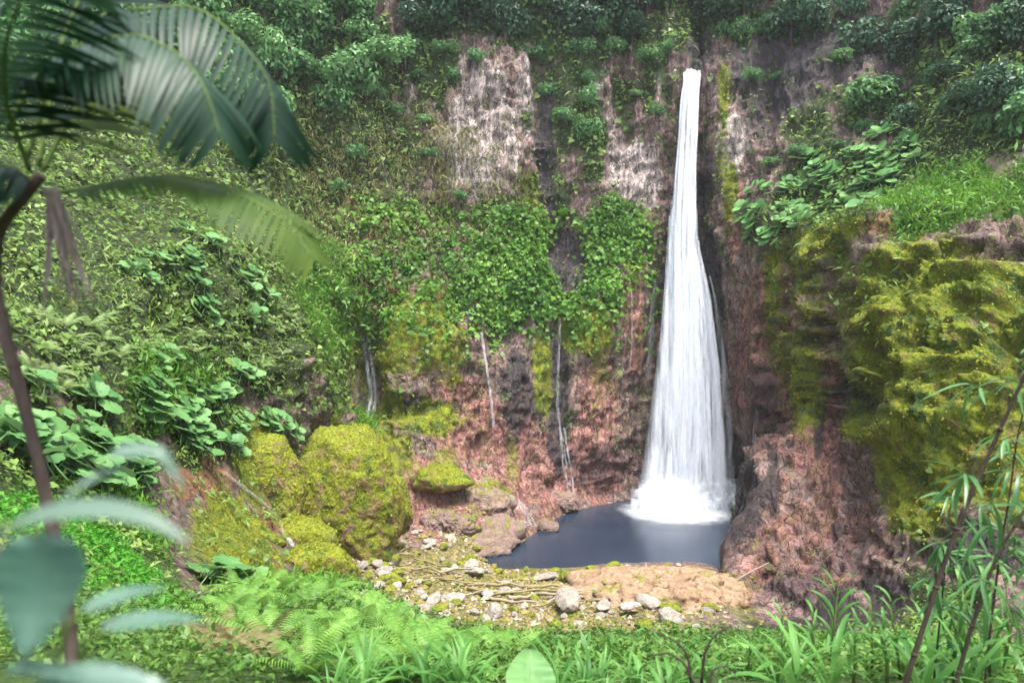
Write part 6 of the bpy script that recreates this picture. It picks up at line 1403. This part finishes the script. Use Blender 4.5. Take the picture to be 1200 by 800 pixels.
CANES = [[(2.825, 5.0, 21.312), (3.062, 5.0, 22.062), (3.281, 5.0, 22.688), (3.5, 5.0, 23.188), (3.781, 5.0, 23.812), (4.0, 5.0, 24.312)], [(3.456, 5.4, 21.098), (3.645, 5.4, 21.773), (3.814, 5.4, 22.245), (4.084, 5.4, 22.718), (4.32, 5.4, 23.122)], [(4.263, 6.2, 20.59), (4.379, 6.2, 21.675), (4.495, 6.2, 22.45), (4.686, 6.3, 23.212), (4.843, 6.3, 23.843)], [(4.043, 6.6, 20.37), (4.125, 6.6, 21.195), (4.224, 6.6, 22.02), (4.455, 6.6, 22.598)]]
DEAD_STALKS = [[(1.166, 4.2, 21.9), (1.186, 4.2, 22.084), (1.26, 4.2, 22.204), (1.323, 4.2, 22.241)], [(1.103, 4.2, 21.9), (1.082, 4.2, 22.058), (0.997, 4.2, 22.163), (0.903, 4.2, 22.204)], [(1.102, 4.1, 21.924), (1.025, 4.1, 22.078), (0.922, 4.1, 22.129), (0.82, 4.1, 22.114)], [(1.168, 4.1, 21.899), (1.209, 4.1, 22.027), (1.281, 4.1, 22.053), (1.343, 4.1, 22.012)]]
def curve(pts, n):
    p = np.array(pts, float); t = np.linspace(0, len(p) - 1, n)
    return pchip(np.arange(len(p), dtype=float), p, t)
def leaflet_mesh(mat, L=1.0, w=.04, bend=.35):
    g = Geo(); t = np.linspace(0, 1, 8)
    p = np.stack([np.zeros(8), t * L, -bend * t ** 2 * L], 1)
    g.strip(p, w * np.sin(np.pi * np.clip(.12 + .88 * t, 0, 1)) ** .6 + .002, np.array([1., 0, 0]), .3, np.array([0, 0, 1.]))
    return g.mesh('leaflet', mat)
_nr = np.random.default_rng(55)
palm = thing('palm', 'slender leaning palm with dark arching fronds beside the lookout', 'palm', PALM_TRUNK[0])
_o = np.array(PALM_TRUNK[0])
g = Geo(); c = curve(PALM_TRUNK, 150); g.tube(c - _o, np.interp(np.linspace(0, 1, 150), [0, .1, .6, 1], [.023, .020, .017, .016]) * (1 + .10 * (np.arange(150) % 5 == 0)), 12, .06)
put('trunk', g.mesh('trunk', M['palm_bark']), palm)
g = Geo(); c = curve(PALM_HUSK, 14)
for k in range(34):
    n = int(_nr.integers(8, 15)); q = c[:n] + np.stack([np.linspace(0, 1, n) * _nr.normal() * .035 + _nr.normal() * .012, _nr.normal() * .012 + _nr.normal(size=n) * .003, -.004 * np.arange(n) * _nr.uniform()], 1)
    g.strip(q - _o, np.interp(np.linspace(0, 1, n), [0, .3, 1], [.010, .014, .002]), unit(np.array([.95, _nr.normal() * .6, .1])), .3, np.array([0, -1., 0]))
put('dead_sheath', g.mesh('dead_sheath', M['husk']), palm)
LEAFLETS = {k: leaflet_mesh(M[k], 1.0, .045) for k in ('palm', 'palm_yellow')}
def palm_frond(pts, mat, n, length, single=True, hang=.6, up=(0, -.25, 1)):
    c = curve(pts, 40); g = Geo(); b = c[0].copy()
    g.tube((c - b), np.linspace(.008, .002, 40), 6)
    fo = put('frond', g.mesh('frond', M['stalk']), palm, c[0] - _o)
    tn = unit(np.gradient(c, axis=0)); merged = []
    for i in range(n):
        t = .12 + .88 * (i + .5) / n; k = min(38, int(t * 39)); p = c[k] + (c[k + 1] - c[k]) * (t * 39 - k) if k < 39 else c[39]
        T = tn[k]; u = np.array(up, float); sd = np.cross(T, u); sd /= np.linalg.norm(sd); u = np.cross(sd, T)
        L = length * (math.sin(math.pi * (.18 + .74 * t)) ** .7) * _nr.uniform(.9, 1.08)
        for s in (-1, 1):
            d = unit(sd * s * 1.0 + T * .65 - np.array([0, 0, hang * _nr.uniform(.6, 1.2)]) + u * .1)
            nrm = unit(u - d * (u @ d)); x = np.cross(d, nrm)
            R = Matrix(((x[0], d[0], nrm[0]), (x[1], d[1], nrm[1]), (x[2], d[2], nrm[2]))).to_4x4()
            mw = Matrix.Translation(Vector(p - b)) @ R @ Matrix.Diagonal((.40, L, L, 1))
            if single:
                q = put('leaflet', LEAFLETS[mat], fo); q.matrix_local = mw
            else: merged.append(mw)
    if merged:
        src = LEAFLETS[mat]; v = np.empty(len(src.vertices) * 3); src.vertices.foreach_get('co', v); v = np.c_[v.reshape(-1, 3), np.ones(len(src.vertices))]
        f = np.array([list(pl.vertices) for pl in src.polygons]); g = Geo()
        for mw in merged: g.add((v @ np.array(mw).T)[:, :3], f)
        tag(put('leaflets', g.mesh('leaflets', M[mat]), fo), kind='stuff')
palm_frond(PALM_FRONDS['arch'], 'palm', 38, .31)
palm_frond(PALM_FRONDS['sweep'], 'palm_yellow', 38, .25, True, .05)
palm_frond(PALM_FRONDS['crest'], 'palm', 36, .33)
palm_frond(PALM_FRONDS['fan'], 'palm', 32, .32)
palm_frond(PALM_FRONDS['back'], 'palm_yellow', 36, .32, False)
palm_frond(PALM_FRONDS['leftward'], 'palm', 26, .27, False)
palm_frond(PALM_FRONDS['upper'], 'palm', 34, .33, False)

# arching grey green blades in front of the mound
_b0 = np.array(NEAR_BLADES['a'][0])
pl = thing('arching_leaf_plant', 'pale grey green arching leaves hanging before the leafy mound', 'plant', _b0)
for key in ('a', 'b', 'c'):
    c = curve(NEAR_BLADES[key], 16); g = Geo()
    g.strip(c - _b0, 0.022 * np.sin(np.pi * np.clip(np.linspace(.15, 1.0, 16), 0, 1)) ** .7 + .002, np.array([.1, .8, .6]), .2, np.array([0, 0, 1.]))
    put('leaf', g.mesh('leaf', M['grey_leaf']), pl)
# broad leaves at the lower corner
def broad_leaf(L, W, seed=0, mat='broad', bend=.35):
    r = np.random.default_rng(seed); t = np.linspace(0, 1, 17); s = np.linspace(-1, 1, 9)
    w = W * np.sin(np.pi * t ** .62) ** .75
    V = np.stack([s[None] * w[:, None] * .5, np.broadcast_to(t[:, None] * L, (17, 9)), .10 * W * np.abs(s)[None] - bend * L * (t ** 2)[:, None] + .02 * L * np.sin(t * 40)[:, None] * np.abs(s)[None]], -1)
    i = np.arange(17 * 9).reshape(17, 9); g = Geo(); g.add(V.reshape(-1, 3), np.stack([i[:-1, :-1], i[:-1, 1:], i[1:, 1:], i[1:, :-1]], -1).reshape(-1, 4))
    g.tube(np.stack([np.zeros(17), t * L, -bend * L * t ** 2 + .004], 1), np.linspace(.008, .002, 17) * L, 5)
    return g.mesh('leaf', M[mat])
bp = thing('broad_leaved_plant', 'large blue green paddle leaves crowding the trunk of the palm', 'plant', (-.52, .72, 22.3))
_bl = [((.035, -.02, 1.50), (-1.3, .1, .25), .12, .085), ((.05, .06, 1.37), (.15, .3, -.95), .11, .03), ((.0, -.02, 1.36), (-.1, -.2, -1.2), .10, .06), ((.03, .06, 1.39), (.35, .2, -.7), .09, .03), ((.02, 0, 1.335), (.1, .3, -1.3), .13, .05)]
g = Geo()
for k, (p, rot, L, W_) in enumerate(_bl):
    put('leaf', broad_leaf(L, W_, k), bp, p, rot); g.tube([(-.3, .1, -.2), (-.25 if k == 0 else -.1, .08, 1.0), (p[0] - .03, p[1] + .02, p[2] - .02) if k else (p[0] - .1, p[1] + .03, p[2] + .02), p], [.006, .005, .004, .002], 6)
put('stem', g.mesh('stem', M['stalk']), bp)
tl = thing('taro_plant', 'single pale heart shaped leaf between the ferns and the grassy plants', 'plant', at_bank(.015, 5.6))
_z0 = tl.location.z
put('leaf', broad_leaf(.42, .44, 9, 'gunnera', .12), tl, (.06, -.2, 20.98 - _z0), (1.0, .15, .15))
g = Geo(); g.tube([(0, 0, 0), (.03, -.05, (20.98 - _z0) * .6), (.06, -.2, 20.98 - _z0)], .012, 6); put('stalk', g.mesh('stalk', M['stalk']), tl)

# dark canes with sprays of lance leaves
def lance(L, w, bend, k):
    g = Geo(); t = np.linspace(0, 1, 7); g.strip(np.stack([.05 * np.sin(t * 3 + k) * L, t * L, -bend * t ** 2 * L], 1), w * np.sin(np.pi * np.clip(.08 + .92 * t, 0, 1)) ** .8 + .001, np.array([1., 0, 0]), .25, np.array([0, 0, 1.]))
    return g.mesh('leaf', M['bamboo'])
LN = [lance(.34, .032, .3 + .2 * k, k) for k in range(4)]
_cl = ['long bare dark cane leaning across the mossy boulder', 'second dark cane leaning parallel to the long bare cane', 'leafy bamboo cane with sprays of lance leaves by the mossy boulder', 'short leafy bamboo cane before the red bedrock']
for j, pts in enumerate(CANES):
    c = curve(pts, 30); o = c[0].copy(); t = thing('bamboo_cane', _cl[j], 'cane', o)
    g = Geo(); rad = [.020, .017, .011, .010][j]; g.tube(c - o, np.linspace(rad, rad * .5, 30), 8, .03)
    for k in range(3, 28, 4): g.tube([c[k] - o - (c[k + 1] - c[k]) * .12, c[k] - o, c[k] - o + (c[k + 1] - c[k]) * .12], [rad * .9, rad * 1.25, rad * .9], 8)
    put('stem', g.mesh('stem', M['cane']), t)
    nt = [6, 8, 20, 18][j]
    for k in range(nt):
        i = int(np.interp(k, [0, nt - 1], [4 if j > 1 else 12, 28])); a = _nr.uniform(-2.8, .3) if j > 1 else _nr.uniform(-.4, 3.4)
        d = np.array([math.cos(a), -abs(math.sin(a)) * .6 + .1, .35]) * _nr.uniform(.16, .34)
        e = c[i] - o + d; tw = Geo(); tw.tube([c[i] - o, c[i] - o + d * .5 + np.array([0, 0, .02]), e], [.004, .003, .002], 4); put('twig', tw.mesh('twig', M['cane']), t)
        for m in range(6):
            b = math.atan2(d[1], d[0]) - math.pi / 2 + _nr.normal() * .8
            put('leaf', LN[int(_nr.integers(0, 4))], t, e - d * _nr.uniform(0, .5), (_nr.normal() * .35 - .15, _nr.normal() * .3, b), _nr.uniform(.65, 1.15))
# curled dead fern stalks
_o = np.array(DEAD_STALKS[0][0]); t = thing('dead_fern', 'black curled dead fern stalks in front of the brown slab', 'fern', _o)
for pts in DEAD_STALKS:
    c = curve(pts, 14) - _o; g = Geo(); g.tube(c, np.linspace(.010, .004, 14), 6)
    for k in range(4, 14): g.strip([c[k], c[k] + np.array([.02 * (-1) ** k, 0, -.05]), c[k] + np.array([.03 * (-1) ** k, 0, -.10])], [.008, .006, .001], np.array([.7, .7, 0]))
    put('stalk', g.mesh('stalk', M['cane']), t)

# ------------------------------------------------------------------ thin haze over the gorge, added to lift the shadows
k = Nodes('haze')
M['haze'] = k.done(k.n('ShaderNodeVolumePrincipled', None, Color=(.93, .96, 1.0), Density=.00014, Anisotropy=.1), 'Volume')
_hb = np.array([(x, y, z) for x in (-420, 420) for y in (-420, 420) for z in (-60, 190)], float)
tag(put('haze', mesh('haze', _hb, np.array([(0, 1, 3, 2), (4, 6, 7, 5), (0, 4, 5, 1), (2, 3, 7, 6), (0, 2, 6, 4), (1, 5, 7, 3)]), M['haze'], False)), 'thin added haze lifting the shadows of the gorge', 'haze', kind='stuff')
